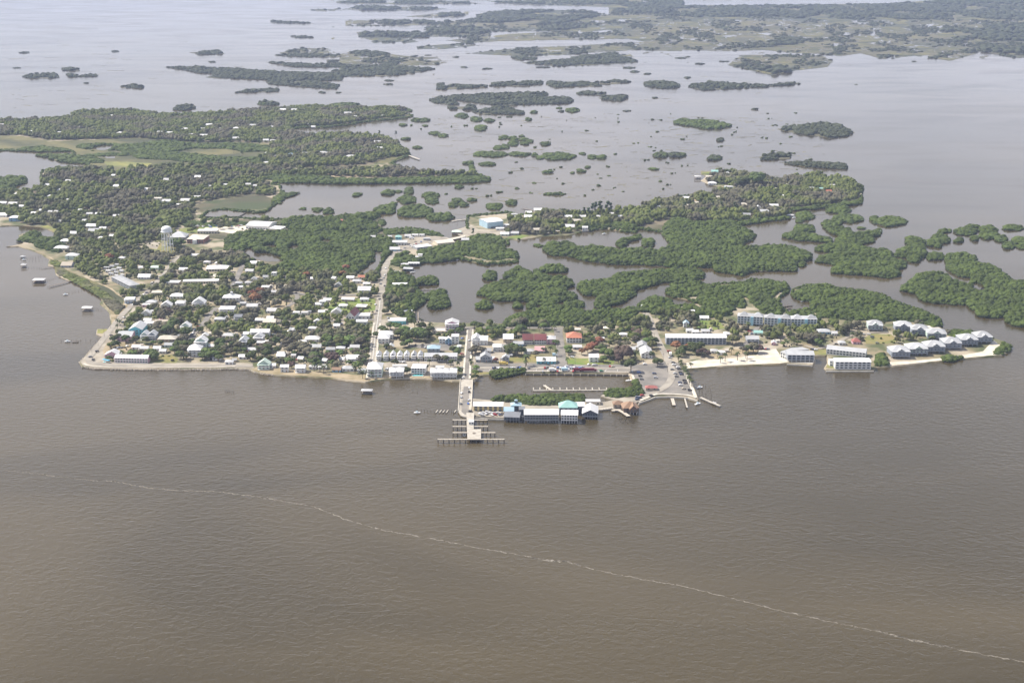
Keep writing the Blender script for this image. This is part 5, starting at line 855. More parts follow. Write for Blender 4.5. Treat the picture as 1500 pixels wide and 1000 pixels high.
# hand-placed trees the photo shows plainly: kind colour u v scale
SPEC = """oak rust-brown 374 445 1.5;oak rust-brown 370 437 1.2;oak rust-brown 381 432 1.1;oak rust-brown 161 383 1.3;oak rust-brown 450 409 1.1;oak rust-brown 507 398 1.1;oak rust-brown 503 407 1.0;oak rust-brown 991 514 1.25;oak rust-brown 1007 514 .9;oak rust-brown 877 507 1.3;oak rust-brown 869 515 1.3;oak rust-brown 861 518 1.;oak rust-brown 852 521 .8;oak purple-brown 912 529 2.1;oak purple-brown 906 533 1.2;oak purple-brown 936 494 1.;oak purple-brown 930 490 .9;
oak mid green 886 524 1.3;oak mid green 893 527 1.2;oak dark green 880 518 1.2;oak mid green 884 532 .9;oak mid green 832 517 1.0;oak mid green 833 521 .9;oak dark green 758 522 1.3;oak dark green 749 521 1.3;oak dark green 744 518 1.2;oak dark green 764 521 1.;oak mid green 752 515 1.1;oak dark green 924 546 1.5;oak dark green 963 538 1.1;palm - 771 537 1.6;palm - 770 539 1.1;oak rust-brown 726 532 .6;oak grey-brown 697 518 1.1;oak grey-brown 705 520 1.0;oak grey-brown 692 521 .9;oak mid green 697 552 .8;oak mid green 698 545 .8;oak dark green 696 557 .7;
oak purple-brown 489 532 1.5;oak purple-brown 481 529 1.1;oak purple-brown 427 540 1.0;oak grey-brown 447 520 1.5;oak grey-brown 455 526 1.6;oak grey-brown 440 514 1.4;oak grey-brown 432 519 1.4;oak dark green 462 530 1.3;oak grey-brown 422 510 1.3;oak mid green 478 503 1.3;oak mid green 483 506 1.1;palm - 460 545 1.1;palm - 469 546 1.2;palm - 474 549 1.1;palm - 479 545 1.;palm - 520 548 1.1;palm - 528 548 1.;palm - 531 556 1.;palm - 545 556 .9;
palm - 1012 542 1.;palm - 1055 533 1.;palm - 1062 531 1.1;palm - 1080 529 1.2;palm - 1094 529 1.1;palm - 1092 526 .9;palm - 1071 521 1.1;palm - 1051 525 .9;oak dark green 1096 518 1.1;oak grey-brown 1103 518 1.3;oak purple-brown 1110 518 1.2;oak grey-brown 1088 519 1.;oak dark green 1020 520 1.3;oak purple-brown 1027 523 1.2;oak purple-brown 1032 524 1.1;oak dark green 1013 514 1.2;oak dark green 1002 520 1.2;oak dark green 997 524 1.0;oak dark green 1025 514 1.1;
palm - 994 533 1.1;palm - 998 543 1.;palm - 1001 549 1.;palm - 1004 553 1.1;palm - 1007 558 1.1;palm - 1009 562 1.;palm - 1010 566 1.1;palm - 1013 568 1.;palm - 1004 547 .9;palm - 997 538 1.;oak mid green 963 534 .8;oak dark green 953 525 .8;palm - 172 477 1.;palm - 176 479 1.;palm - 172 485 .9;oak dark green 174 500 .9;oak dark green 166 503 .9;oak dark green 169 510 1.0;oak mid green 163 512 .9;oak dark green 184 503 1.;oak dark green 199 503 .9;oak dark green 222 524 1.2;oak dark green 226 529 1.2;oak dark green 221 530 1.1;
oak grey-brown 242 488 1.6;oak grey-brown 235 487 1.5;oak dark green 247 492 1.5;oak mid green 250 487 1.4;oak dark green 255 482 1.4;oak grey-brown 262 478 1.3;oak grey-brown 240 470 1.5;oak purple-brown 247 466 1.3;oak dark green 272 494 1.4;oak grey-brown 270 507 1.4;oak dark green 261 513 1.2;oak grey-brown 268 520 1.3;oak mid green 303 524 1.2;oak dark green 309 528 1.2;oak mid green 315 527 1.1;oak dark green 321 530 .9;oak grey-brown 350 514 1.2;oak dark green 256 350 0.1;
oak dark green 256 362 1.6;oak dark green 266 363 1.4;oak dark green 252 366 1.2;palm - 626 545 .9;palm - 640 530 1.;palm - 654 535 1.1;palm - 660 539 1.;palm - 664 538 1.;palm - 671 541 1.;oak grey-brown 640 531 1.;oak grey-brown 652 532 .9;palm - 629 537 .9;palm - 613 536 .8;oak dark green 578 537 .8;oak dark green 672 550 .9;oak dark green 596 550 .9;oak dark green 671 523 1.;oak dark green 664 518 .9;oak mid green 548 496 0.1;palm - 689 537 1.;palm - 691 541 1.;palm - 672 495 1.;oak dark green 673 490 1.;
oak dark green 588 498 1.4;oak dark green 596 499 1.4;oak dark green 604 500 1.4;oak dark green 612 500 1.4;oak dark green 620 500 1.3;oak grey-brown 583 495 1.3;oak mid green 592 493 1.4;oak dark green 608 494 1.3;oak mid green 616 494 1.2;oak dark green 627 497 1.1;oak mid green 600 508 1.;oak dark green 592 510 .9;oak mid green 580 486 1.2;oak dark green 572 484 1.1;oak dark green 560 487 .9;oak dark green 551 496 .8;oak dark green 567 512 .7;oak dark green 618 484 1.;oak dark green 630 489 1.;
oak mid green 728 490 1.1;oak mid green 735 488 1.1;oak dark green 722 495 1.;oak grey-brown 757 482 1.4;oak grey-brown 764 478 1.3;oak mid green 757 493 1.2;oak dark green 763 488 1.2;oak dark green 750 484 1.1;oak mid green 716 488 .9;oak dark green 695 482 1.;oak dark green 703 484 1.;palm - 776 484 1.;palm - 812 487 1.;palm - 808 484 1.;oak mid green 796 484 1.;palm - 790 488 .9;palm - 806 519 1.1;palm - 815 523 1.;palm - 817 510 1.;oak mid green 813 506 0.7;oak grey-brown 796 517 .7;oak grey-brown 785 524 .8;palm - 831 535 .9;palm - 797 535 .9"""
COUNT = {'oak': 0, 'palm': 0, 'pine': 0}
taken = []
for ln in SPEC.replace('\n', '').split(';'):
    *w_, u, v, s = ln.split(); kind = w_[0]; colour = ' '.join(w_[1:]); s = float(s)
    if s < .2: continue
    x, y = P(float(u), float(v)); tree(kind, x, y, s*(1.0 if kind == 'oak' else 1.35), colour=colour if kind == 'oak' else None); taken.append((x, y)); COUNT[kind] += 1
# pines of the back island and the twin dark trees
for i, (u, v, s, k) in enumerate(((868, 318, 1.35, 'pine'), (872, 319, 1.45, 'pine'), (879, 318, 1.5, 'pine'), (890, 319, 1.5, 'pine'), (894, 318, 1.35, 'pine'), (862, 322, 1.2, 'pine'), (693, 350, .9, 'pine'))):
    tree(k, *P(u, v), s, 1.0); COUNT['pine'] += 1
for u, s, lab in ((1108, 3.3, "big dark round tree, right and taller of the twin dark trees"), (1087, 2.6, "big dark tree, left one of the twin dark trees on the back island")):
    tree('oak', *P(u, 275 if u > 1100 else 277), s, 1.0, 'dark green', lab); COUNT['oak'] += 1
# woods by area: polygon, spacing m, share kept, base z, height
def woods():
    Z = [("150,524 172,492 176,476 185,462 205,440 215,430 186,441 176,430 150,415 125,403 106,393 98,368 120,350 160,345 195,366 200,362 230,345 262,344 270,372 300,374 350,372 365,385 420,400 460,402 520,408 545,402 552,410 549,450 543,500 538,545 520,546 480,543 440,541 400,538 376,532 340,531 300,530 225,530 160,531", 8.6, .76, 'town'),
         ("552,500 556,484 600,478 690,478 690,500 670,508 625,505 590,508 556,506", 9, .42, 'town'), ("692,500 690,479 735,478 830,478 900,478 945,466 952,478 960,500 965,515 940,530 900,530 870,515 855,498 820,500 815,482 760,482 760,500", 8, .52, 'town'),
         ("955,466 985,458 1020,470 1064,470 1082,478 1130,484 1195,484 1200,476 1240,474 1265,482 1262,505 1230,503 1205,510 1180,505 1160,512 1140,510 1120,505 1090,512 1070,507 1064,487 975,487 962,490", 8.5, .62, 'town'), ("1262,478 1300,475 1350,478 1400,494 1395,503 1340,505 1290,507 1260,507", 10, .32, 'town'), ("560,420 575,414 600,425 605,440 590,460 566,462 560,440", 9, .5, 'town'),
         ("20,320 0,318 -60,300 -60,292 10,284 35,285 62,276 64,254 100,249 140,250 180,250 240,247 300,245 360,243 400,240 400,258 384,270 400,278 402,288 370,287 300,295 280,303 290,320 262,334 240,345 200,360 195,365 160,345 120,350 100,366 84,352 86,340 60,330 40,330", 9.5, .72, 'wood'),
         ("-60,180 0,179 70,177 105,174 112,166 190,165 240,171 300,169 380,163 420,161 455,158 540,161 590,161 596,163 580,168 598,170 575,174 535,177 505,183 470,186 440,186 421,190 430,195 448,201 500,198 530,200 560,204 580,211 592,221 600,228 560,234 545,240 520,243 440,246 400,246 380,232 400,222 396,210 340,209 300,210 240,206 200,203 130,205 70,206 30,199 -60,199", 8.8, .9, 'wood'),
         ("355,248 400,247 450,248 520,250 580,248 620,254 660,256 705,258 690,261 640,259 560,261 500,259 420,259 385,261 360,258", 8.8, .74, 'wood'), ("742,345 745,318 760,319 790,313 826,314 850,317 896,313 936,310 944,303 1000,292 1041,287 1060,280 1068,272 1036,267 1036,260 1050,253 1072,254 1100,259 1124,262 1128,268 1162,262 1190,258 1240,266 1260,278 1258,295 1205,302 1155,306 1150,318 1125,322 1085,327 1045,326 1000,322 980,322 935,333 900,330 853,337 830,344 795,345", 8.3, .84, 'wood'),
         ("395,340 300,341 268,343 268,338 300,325 400,325 412,332", 9, .18, 'wood')]
    town = []; wood = []
    for t, sp, keep, what in Z:
        q = scatter(wpoly(poly(t)), sp); q = q[rng.random(len(q)) < keep]; q = q[clear_of_roads(q, 2.2)]
        if what == 'town':  # keep lawns and lots open
            for nm in ('dry_lawn', 'green_lawn', 'sand_lot', 'tower_lawn', 'yard_lot', 'forecourt', 'motel_yard', 'sea_wall_verge', 'basin_parking', 'ramp_parking', 'beach_park', 'yard', 'causeway_lot', 'shore_marsh', 'tidal_pond', 'water_plant_lot', 'sandy_beach'):
                for o in COL.objects:
                    if o.name.split('.')[0] == nm:
                        pg = np.array([(v.co.x, v.co.y) for v in o.data.vertices]); q = q[~inside(q, pg)] if nm in ('tidal_pond', 'shore_marsh', 'basin_parking', 'ramp_parking', 'forecourt') else q[~(inside(q, pg) & (rng.random(len(q)) < .85))]
        (town if what == 'town' else wood).append(q)
    town = np.concatenate(town); wood = np.concatenate(wood); tk = np.array(taken)
    for k in range(len(town)):
        if np.hypot(*(tk-town[k]).T).min() < 5: town[k] = (1e6, 1e6)
    town = town[town[:, 0] < 1e5]; town = town[np.argsort(town[:, 1])]; rest = []
    patchy = vnoise(town, .012, 3); cols = ['dark green', 'grey-brown', 'mid green', 'olive']
    for (x, y), pn in zip(town, patchy):
        mh = tallest_here(x, y, 5); s = rng.uniform(.60, 1.30)*(1+.15*pn); kind = 'palm' if rng.random() < .17 else 'oak'; s = min(s, mh/8.9)
        if s < .38: continue
        if kind == 'oak' and s < .55 and rng.random() < .5: continue
        if kind == 'palm' and COUNT['palm'] < 190: tree('palm', x, y, max(.7, min(1.6, mh/6.4))*rng.uniform(.9, 1.1)); COUNT['palm'] += 1
        elif COUNT['oak'] < 300:
            c = cols[rng.choice(4, p=(.34, .16, .28, .22) if pn > 0 else (.22, .34, .24, .20))]; tree('oak', x, y, s, colour=c); COUNT['oak'] += 1
        else: rest.append((x, y, s))
    for x, y in wood:
        mh = tallest_here(x, y, 5)
        s = min(rng.uniform(.75, 1.5), mh/8.9)
        if s > .35: rest.append((x, y, s))
    R3 = np.array(rest); pts = []; rad = []; hh = []
    for x, y, s in R3:   # each crown a handful of clumps
        for j in range(5):
            a = rng.random()*6.28; r = rng.random()**.5*3.7*s; pts.append((x+r*math.cos(a), y+r*math.sin(a))); rad.append(s*rng.uniform(2.0, 3.4)); hh.append(s*8.6*rng.uniform(.72, 1.06))
    tag(mass('woodland', np.array(pts), np.array(rad), np.array(hh), np.full(len(pts), .9), L_WOOD, 2, .58), kind='stuff')
    print('trees', COUNT, 'woodland', len(rest), 'houses', len(HOUSES))
    # low shrubs and hedges between the houses
    q = np.concatenate([scatter(wpoly(poly(t)), 7) for t in (Z[0][0], Z[2][0], Z[3][0], Z[4][0])]); q = q[rng.random(len(q)) < .32]; q = q[clear_of_roads(q, 1.0)]; n = len(q)
    tag(mass('shrubbery', q, rng.uniform(.8, 2.1, n), rng.uniform(1.2, 3.0, n), np.full(n, Z0-.2), L_WOOD, 1, .4), kind='stuff')
    # sparse pines above the wood on the peninsulas
    for k in range(46):
        u, v = ((250+rng.random()*340, 197+rng.random()*40) if k < 30 else (850+rng.random()*230, 300+rng.random()*22))
        if u > 800 and v < 312-.12*(u-850): continue
        tree('pine', *P(u, v), rng.uniform(.75, 1.0), 1.0)
# ================================================================ piers, docks, boats, cars and the water tower
M_PIER = mat('pier_concrete', (.46, .425, .365), (.36, .33, .28), .3, .85); M_PILE = mat('dark_piling', (.09, .075, .06), (.14, .12, .10), .6, .9)
M_BOATW = mat('white_gelcoat', (.80, .80, .80), rough=.3); M_RUBBER = mat('tyre_rubber', (.02, .02, .02), rough=.9); M_TANK = mat('white_tank_paint', (.80, .81, .82), (.70, .71, .72), .1, .5)
M_ROCK = mat('shore_rock', (.26, .22, .18), (.40, .36, .30), .5, .95); M_POOL = mat('pool_water', (.10, .55, .58), rough=.1)
PILE = mesh('piling', *tubev((0, 0, -1.5), (0, 0, 1), .22, 8), M_PILE)
def pile(parent, x, y, top, r=1., name='piling', loc0=(0, 0)):
    return link(name, PILE, parent, (x-loc0[0], y-loc0[1], 0), 0, (r, r, top))
def deck(pts_px, z, th, o, name, m):
    pg = [P(u, v, z) for u, v in pts_px]; V, F = prism([(x-o.location.x, y-o.location.y) for x, y in pg], z-th, z); return link(name, mesh(name, V, F, m), o)
# street bridge to the pier
x, y = P(683, 580); o = empty('street_bridge', x, y); tag(o, "pale concrete street bridge leading out to the fishing pier", 'bridge')
deck(poly("674.2,556 692.4,556 690.2,600 692,606 689,610 682,610.5 675,608 671.3,602"), 1.62, 1.1, o, 'deck', M_PIER); deck(poly("679.2,566 687.5,566 686.4,606 681,607 676,603"), 1.66, .03, o, 'roadway', M_ASPH); deck(poly("676.6,570 679,570 676.2,602 673.6,601"), 1.65, .02, o, 'parking_strip', M_ASPH2)
for a, b in (((674.2, 556), (671.2, 602)), ((692.4, 556), (690.2, 600))):
    p, q = P(*a, 1.6), P(*b, 1.6); link('parapet', mesh('parapet', *tubev((p[0]-x, p[1]-y, 2.1), (q[0]-x, q[1]-y, 2.1), .5, 4), M_CONC), o)
# fishing pier
x, y = P(690, 628); o = empty('fishing_pier', x, y); tag(o, "long fishing pier with a square head and finger walkways over the brown water", 'pier'); ZP = 3.7
deck(poly("683.2,604 694.4,604 694,628 683.8,628"), ZP, .8, o, 'walkway', M_PIER); deck(poly("684,628.15 704.6,628.15 704.6,642 684.6,642"), ZP, .8, o, 'pier_head', M_PIER)
for v, sides in ((614.6, ((663, 683), (695, 714.5))), (624.2, ((663, 683.2), (694.9, 715))), (633.2, ((663, 684), (705.3, 725.5))), (642.9, ((641, 739),))):
    for u0, u1 in sides:
        f = deck([(u0, v-.55), (u1, v-.55), (u1, v+.45), (u0, v+.45)], ZP, .45, o, 'finger_walk', M_PALEWOOD); n = max(3, int((u1-u0)/8))
        for zz in (ZP+.95,):
            p, q = P(u0, v+.75, ZP), P(u1, v+.75, ZP); link('rail', mesh('rail', *tubev((p[0]-x, p[1]-y, zz), (q[0]-x, q[1]-y, zz), .08, 4), M_PALEWOOD), f)
        for i in range(n+1):
            px, py = P(u0+.6+(u1-u0-1.2)*i/n, v, ZP); pile(o, px, py, ZP-.5, 2.1, loc0=(x, y))
for u in (685.5, 691.5, 697.5, 703.5):
    for v in (631, 641): px, py = P(u, v, ZP); pile(o, px, py, ZP-.85, 1.8, loc0=(x, y))
for v in (608, 613, 619, 624):
    for u in (684.5, 693): px, py = P(u, v, ZP); pile(o, px, py, ZP-.85, 1.8, loc0=(x, y))
px, py = P(690.5, 620, ZP); house(px, py, 5, 7, 1, 'l', 'W', 'w', z=ZP+.01, name='pier_shelter', cat='shelter', label="small white shelter standing on the fishing pier walkway", wins=2, doors=False, fh=2.6)
px, py = P(680.3, 636.5, 1); house(px, py, 3, 3.4, 1, 'l', 'W', 'w', z=.4, name='bait_shed', cat='shed', label="tiny white floating shed between the fishing pier fingers", wins=1, doors=False, fh=2.2)
px, py = P(694.3, 634.5, ZP); o2 = empty('pier_bench', px, py, ZP); tag(o2, "round bench in the middle of the pier's square head", 'bench'); link('seat', mesh('seat', *lathe([(.9, .35), (1.6, .35), (1.6, .5), (.9, .5)], 12), M_WOODP), o2); link('pedestal', mesh('pedestal', *tubev((0, 0, 0), (0, 0, .345), .5, 8), M_CONC), o2)
# sea walls
def seawall(txt, top, label, posts=0, m=None, pm=None):
    c = [P(u, v, top) for u, v in poly(txt)]; o = empty('sea_wall', *c[0]); tag(o, label, 'sea wall')
    pr = [(a, b) for a, b in c]; n = len(pr); L = []; R = []
    for i, (a, b) in enumerate(pr):
        p0, p1 = pr[max(i-1, 0)], pr[min(i+1, n-1)]; d = Vector((p1[0]-p0[0], p1[1]-p0[1])).normalized(); L.append((a-d.y*.5-c[0][0], b+d.x*.5-c[0][1])); R.append((a+d.y*.5-c[0][0], b-d.x*.5-c[0][1]))
    k = 2*n; q = L+R[::-1]; V = [(a, b, -1.5) for a, b in q]+[(a, b, top) for a, b in q]; F = [(i, (i+1) % k, k+(i+1) % k, k+i) for i in range(k)]+[(k+i, k+i+1, k+k-2-i, k+k-1-i) for i in range(n-1)]
    link('wall', mesh('wall', V, F, m or M_WOODP), o)
    for i in range(posts):
        t = i/(posts-1)*(n-1); j = min(int(t), n-2); a, b = pr[j], pr[j+1]; s = t-j; px, py = a[0]+(b[0]-a[0])*s, a[1]+(b[1]-a[1])*s
        part('post', (px-c[0][0]-.5, px-c[0][0]+.5, py-c[0][1]-1.3, py-c[0][1]-.503, -1.5, top+.25), pm or M_CONC, o)
    return o
seawall("770,547.2 810,547.4 850,547.8 890,548.2 921,548.8", 1.75, "timber sea wall with pale posts along the boat basin car park", 15, M_PILE)
seawall("936,589.6 945,586.5 960,580.8 985,580.4 1008,582.2 1022,586.2", 1.8, "pale concrete sea wall round the marina parking and boat ramp", 0, M_CONC); seawall("741,613 720,612.8 700,611.5 689,611", 2., "concrete sea wall under the yellow dockside building's car park", 0, M_CONC)
seawall("1190,535.3 1170,533.6 1153,533", 1.6, "low quay wall in front of the beach motel", 0, M_CONC); seawall("1280,542.9 1245,543 1210,543", 1.5, "low quay wall in front of the white stepped motel", 0, M_CONC)
strip('promenade', poly("938,588.4 946,585.4 961,579.6 985,579.2 1008,581 1020,584.6"), 3.2, 1.86, M_CONC); ROADS.pop(); strip('promenade', poly("1019,583.5 1013,569 1007,555 1002,545"), 3.5, 1.88, M_CONC); ROADS.pop()
strip('promenade', poly("122,534.5 140,538.4 200,539.4 300,539.4 345,538.6"), 2.6, 1.79, M_CONC); ROADS.pop(); strip('promenade', poly("770,545.4 850,545.9 921,547"), 2.6, 1.8, M_PALEWOOD); ROADS.pop(); strip('promenade', poly("926,551 930,560 934,568"), 2.5, 1.81, M_CONC); ROADS.pop()
# riprap along the corner shore
pts = []
for t in ("143,503 132,515 117,531 121,538 140,540.8 200,541.8 300,541.8 345,541", "164,478 166,470", "345,541 365,541.8 375,546.2 400,550.2", "940,588 936,592 938,589"):
    for u, v in rough(poly(t), 1.2, .3, 3, False):
        for k in range(3): pts.append(P(u+rng.normal(0, .35), v+rng.normal(0, .35)))
pts = np.array(pts); n = len(pts); tag(mass('shore_rocks', pts, rng.uniform(.5, 1.25, n), rng.uniform(.8, 1.9, n), np.full(n, -.2), M_ROCK, 1, .4), kind='stuff')
# water tower
x, y = P(246, 368, Z0); o = empty('water_tower', x, y, Z0); tag(o, "white water tower with a domed tank on tall legs above the trees", 'water tower'); HT = 30.0
link('tank', mesh('tank', *lathe([(1.2, HT-3.6), (4.6, HT-2.6), (7.2, HT-.6), (7.7, HT+.6), (7.7, HT+3.4), (7.2, HT+5.4), (5.6, HT+7.2), (3.2, HT+8.3), (.6, HT+8.7)], 28), M_TANK), o); link('gallery', mesh('gallery', *lathe([(7.75, HT+.2), (8.7, HT+.2), (8.7, HT+.45), (7.75, HT+.45)], 28), M_TANK), o)
link('riser', mesh('riser', *tubev((0, 0, -.3), (0, 0, HT-3.5), .9, 12), M_TANK), o); link('finial', mesh('finial', *tubev((0, 0, HT+8.705), (0, 0, HT+10), .2, 6), M_TANK), o)
for i in range(6):
    a = i*math.pi/3+.35; c_, s_ = math.cos(a), math.sin(a); link('leg', mesh('leg', *tubev((8.4*c_, 8.4*s_, -.4), (7.0*c_, 7.0*s_, HT-.9), .52, 8), M_TANK), o)
    b = a+math.pi/3
    for zz in (10, 20): rr = 8.4-1.4*zz/HT; link('brace', mesh('brace', *tubev((rr*c_, rr*s_, zz), (rr*math.cos(b), rr*math.sin(b), zz), .22, 5), M_TANK), o)
# swimming pools
for u0, u1, v0, v1, lab in ((337, 345, 513, 517, "turquoise swimming pool in a yard left of the tower house"), (603, 621, 551, 553.2, "long swimming pool deck in front of the cupola condo"), (150, 157, 531, 533, "bright blue motel swimming pool on the shore corner")):
    a, b = P(u0, v1), P(u1, v0); x, y = (a[0]+b[0])/2, (a[1]+b[1])/2; w, d = abs(b[0]-a[0]), abs(b[1]-a[1]); o = empty('swimming_pool', x, y, Z0+.7); tag(o, lab, 'pool')
    part('basin', (-w/2, w/2, -d/2, d/2, -.5, .1), M_CONC, o); part('pool_water', (-w/2+.9, w/2-.9, -d/2+.9, d/2-.9, .05, .13), M_POOL, o)
# boathouses and private docks off the left shore and elsewhere
def boathouse(u, v, w, d, label, h=3.2, roof='w', uo=0):
    x, y = P(u, v, 0); o = empty('boathouse', x, y); tag(o, label, 'boathouse'); link('roof', mesh('roof', *roof_mesh('h', w, d, h, 1.3, .5), MR[roof]), o); part('lift_deck', (-w/2, w/2, -d/2, d/2, 1.0, 1.25), M_WOODP, o)
    for i in range(3):
        for s in (-1, 1): pile(o, (i-1)*(w/2-.3), s*(d/2-.3), h-.02, .8)
def pilings(pp, top, group, base='bare wooden piling'):
    for u, v in pp: x, y = P(u, v); q = pile(None, x, y, top*random.uniform(.8, 1.15), .9); q.rotation_euler = (random.uniform(-.06, .06), random.uniform(-.06, .06), 0); tag(q, None, 'piling', group); later(q, base, u, v)
def line(a, b, n): return [(a[0]+(b[0]-a[0])*i/(n-1)+rng.normal(0, .25), a[1]+(b[1]-a[1])*i/(n-1)+rng.normal(0, .12)) for i in range(n)]
boathouse(57.5, 413.5, 15, 11, "big white-roofed boathouse on pilings off the left shore", 4.2); boathouse(128, 455, 12, 7, "white flat boathouse roof off the shore below the grey apartments", 4.5); boathouse(35, 391.5, 7, 6, "small white-roofed boat shelter farthest out on the left", 4); boathouse(33.5, 378, 6, 5, "tiny dock shelter nearest the sandy spit", 2.5, 's'); boathouse(537.5, 576, 11, 6, "grey boat shelter standing in the water in front of the town shore", 3.6, 's')
boathouse(1157, 318, 12, 7, "boathouse with white roof at the back island's channel", 3.5); boathouse(752, 321, 12, 9, "dark-walled white boathouse behind the blue-walled warehouse", 4); boathouse(1022, 262, 12, 9, "white boathouse off the back island's left point", 5)
def dock(txt, w, z, label, m=None, piles=6, name='dock'):
    c = [P(u, v, z) for u, v in poly(txt)]; o = empty(name, *c[0]); tag(o, label, 'dock'); V = []; F = []; n = len(c)
    for i, p in enumerate(c):
        a, b = c[max(i-1, 0)], c[min(i+1, n-1)]; d = Vector((b[0]-a[0], b[1]-a[1])).normalized(); V += [(p[0]-d.y*w/2-c[0][0], p[1]+d.x*w/2-c[0][1], z), (p[0]+d.y*w/2-c[0][0], p[1]-d.x*w/2-c[0][1], z)]
    V += [(a, b, q-.35) for a, b, q in V]; k = 2*n
    for i in range(n-1): F += [(2*i, 2*i+1, 2*i+3, 2*i+2), (k+2*i+2, k+2*i+3, k+2*i+1, k+2*i), (2*i, 2*i+2, k+2*i+2, k+2*i), (2*i+3, 2*i+1, k+2*i+1, k+2*i+3)]
    F += [(0, k, k+1, 1), (k-2, k-1, 2*k-1, 2*k-2)]; link('deck', mesh('deck', V, F, m or M_WOODP), o)
    for i in range(piles):
        t = i/max(1, piles-1)*(n-1); j = min(int(t), n-2); s = t-j; px, py = c[j][0]+(c[j+1][0]-c[j][0])*s, c[j][1]+(c[j+1][1]-c[j][1])*s
        pile(o, px-w*.6, py-w*.6, z+.5, .9, loc0=c[0])
    return o
dock("72,419.5 82,417 96,413.5 110,409", 2.2, 1.6, "timber dock with pilings running out from the left dunes", None, 12); dock("62,392.5 75,390.5 88,389.5", 1.6, 1.4, "short broken dock just above the big white boathouse", None, 5)
dock("1026,581.5 1040,588 1055,594", 3, 1.5, "pale diagonal breakwater dock pointing out from the marina parking", M_PIER, 8); dock("984.6,583 987.5,593", 3.4, 1.2, "short wide dock left of the boat ramp", M_PALEWOOD, 4); dock("1003,583 1006.6,596.5", 1.7, 1.2, "long narrow dock right of the boat ramp", M_PIER, 5)
d_ = dock("780.5,571.6 840,571.2 880,570.8 914,570", 2.2, .9, "long white floating dock with finger berths in the boat basin", M_PIER, 6, 'floating_dock'); c0 = P(780.5, 571.6, .9)
for u in (781.5, 791, 800.5, 810, 820.5, 830.5, 840, 849.5, 858.5, 868, 878, 889):
    a = P(u, 571, .9); part('finger_berth', (a[0]-c0[0]-.5, a[0]-c0[0]+.5, a[1]-c0[1]+1.3, a[1]-c0[1]+8.5, .55, .92), M_PIER, d_)
dock("797,563.8 807.3,570.8", 3, 1.1, "sloping gangway dock joining the floating dock in the basin", M_PALEWOOD, 2, 'gangway'); dock("592,225 604,229.5 614.5,233.2", 5, 2, "long pale dock off the far wooded point", M_PIER, 6); dock("614,424 626,423.6 637,423.8", 2, 1.2, "upper of two thin lagoon docks", M_WOODP, 6); dock("614,431.5 627,431 635,430.5", 2, 1.2, "lower of two thin lagoon docks", M_WOODP, 6)
dock("607,473 606.5,462 607,456", 2, 1.2, "left rail of the old dock behind the blue-fronted shop", M_WOODP, 5); dock("613,473 612.5,462 612.5,457", 2, 1.2, "right rail of the old dock behind the blue-fronted shop", M_WOODP, 5); dock("1147,449 1155,447.5 1161,447", 3, 1., "ruined little dock in the cove behind the tall blue condos", M_PILE, 7); dock("1150,453 1156,451 1160,451.5", 3, .9, "lower half of the ruined dock in the condo cove", M_PILE, 6)
dock("896,601 906,600 914,604 921,609", 4, 1.5, "angled boardwalk in front of the brown-roofed restaurant", M_PALEWOOD, 8); dock("878,599 890,597.5 900,596", 5, 1.6, "footbridge deck from the dock street to the brown-roofed restaurant", M_PIER, 6); dock("766,305 776,307 788,310", 3, 1.2, "long jetty behind the wooded back island shore", M_WOODP, 7); dock("722,313 735,316 745,318", 3, 1.2, "jetty just behind the blue-walled warehouse", M_PIER, 5); dock("1060,276.5 1076,272.5", 4, 1.5, "turquoise-railed dock on the back island's left point", MW['T'], 4)
dock("662,324 672,322 686,321", 3, 1.2, "boardwalk on the lagoon left of the blue-walled warehouse", M_PALEWOOD, 5); dock("106,500.5 115,500.2", 4, .8, "small dark floating dock off the shore street", M_PILE, 3)
for i, u in enumerate((640, 645.4, 650.4, 655.4, 667)):
    dock(f"{u-1.6},604 {u+1.2},600", 1.0, .8, f"short white slanted slip dock, {['first', 'second', 'third', 'fourth', 'last'][i]} from the left beside the pier street", M_PIER, 2, 'slip_dock')
for a, b, n in (((40, 379), (64, 375), 7), ((38, 383), (67, 381), 7), ((42, 393), (58, 393.5), 5), ((66, 412), (88, 406), 8), ((97, 430), (128, 425), 8), ((136, 452), (148, 454), 5), ((90, 500), (147, 500), 9), ((612, 601), (636, 604), 6), ((658, 602), (664, 605), 3), ((330, 573), (342, 574), 5), ((331, 575), (343, 576.5), 4), ((605, 573), (612, 575), 2)): pilings(line(a, b, n), 2.2, 'pilings of old docks')
pilings([(1023+i*6+rng.normal(0, .8), 564+j*5.5+i*1.3) for i in range(4) for j in range(4)], 2.4, 'mooring piles'); pilings([(rng.uniform(905, 929), rng.uniform(609, 620)) for _ in range(46)], 1.1, 'stubs of a ruined dock', 'rotten piling stub'); pilings([(648+rng.uniform(-12, 40), rng.uniform(318, 330)) for _ in range(9)], 3, 'channel stakes', 'thin channel stake')
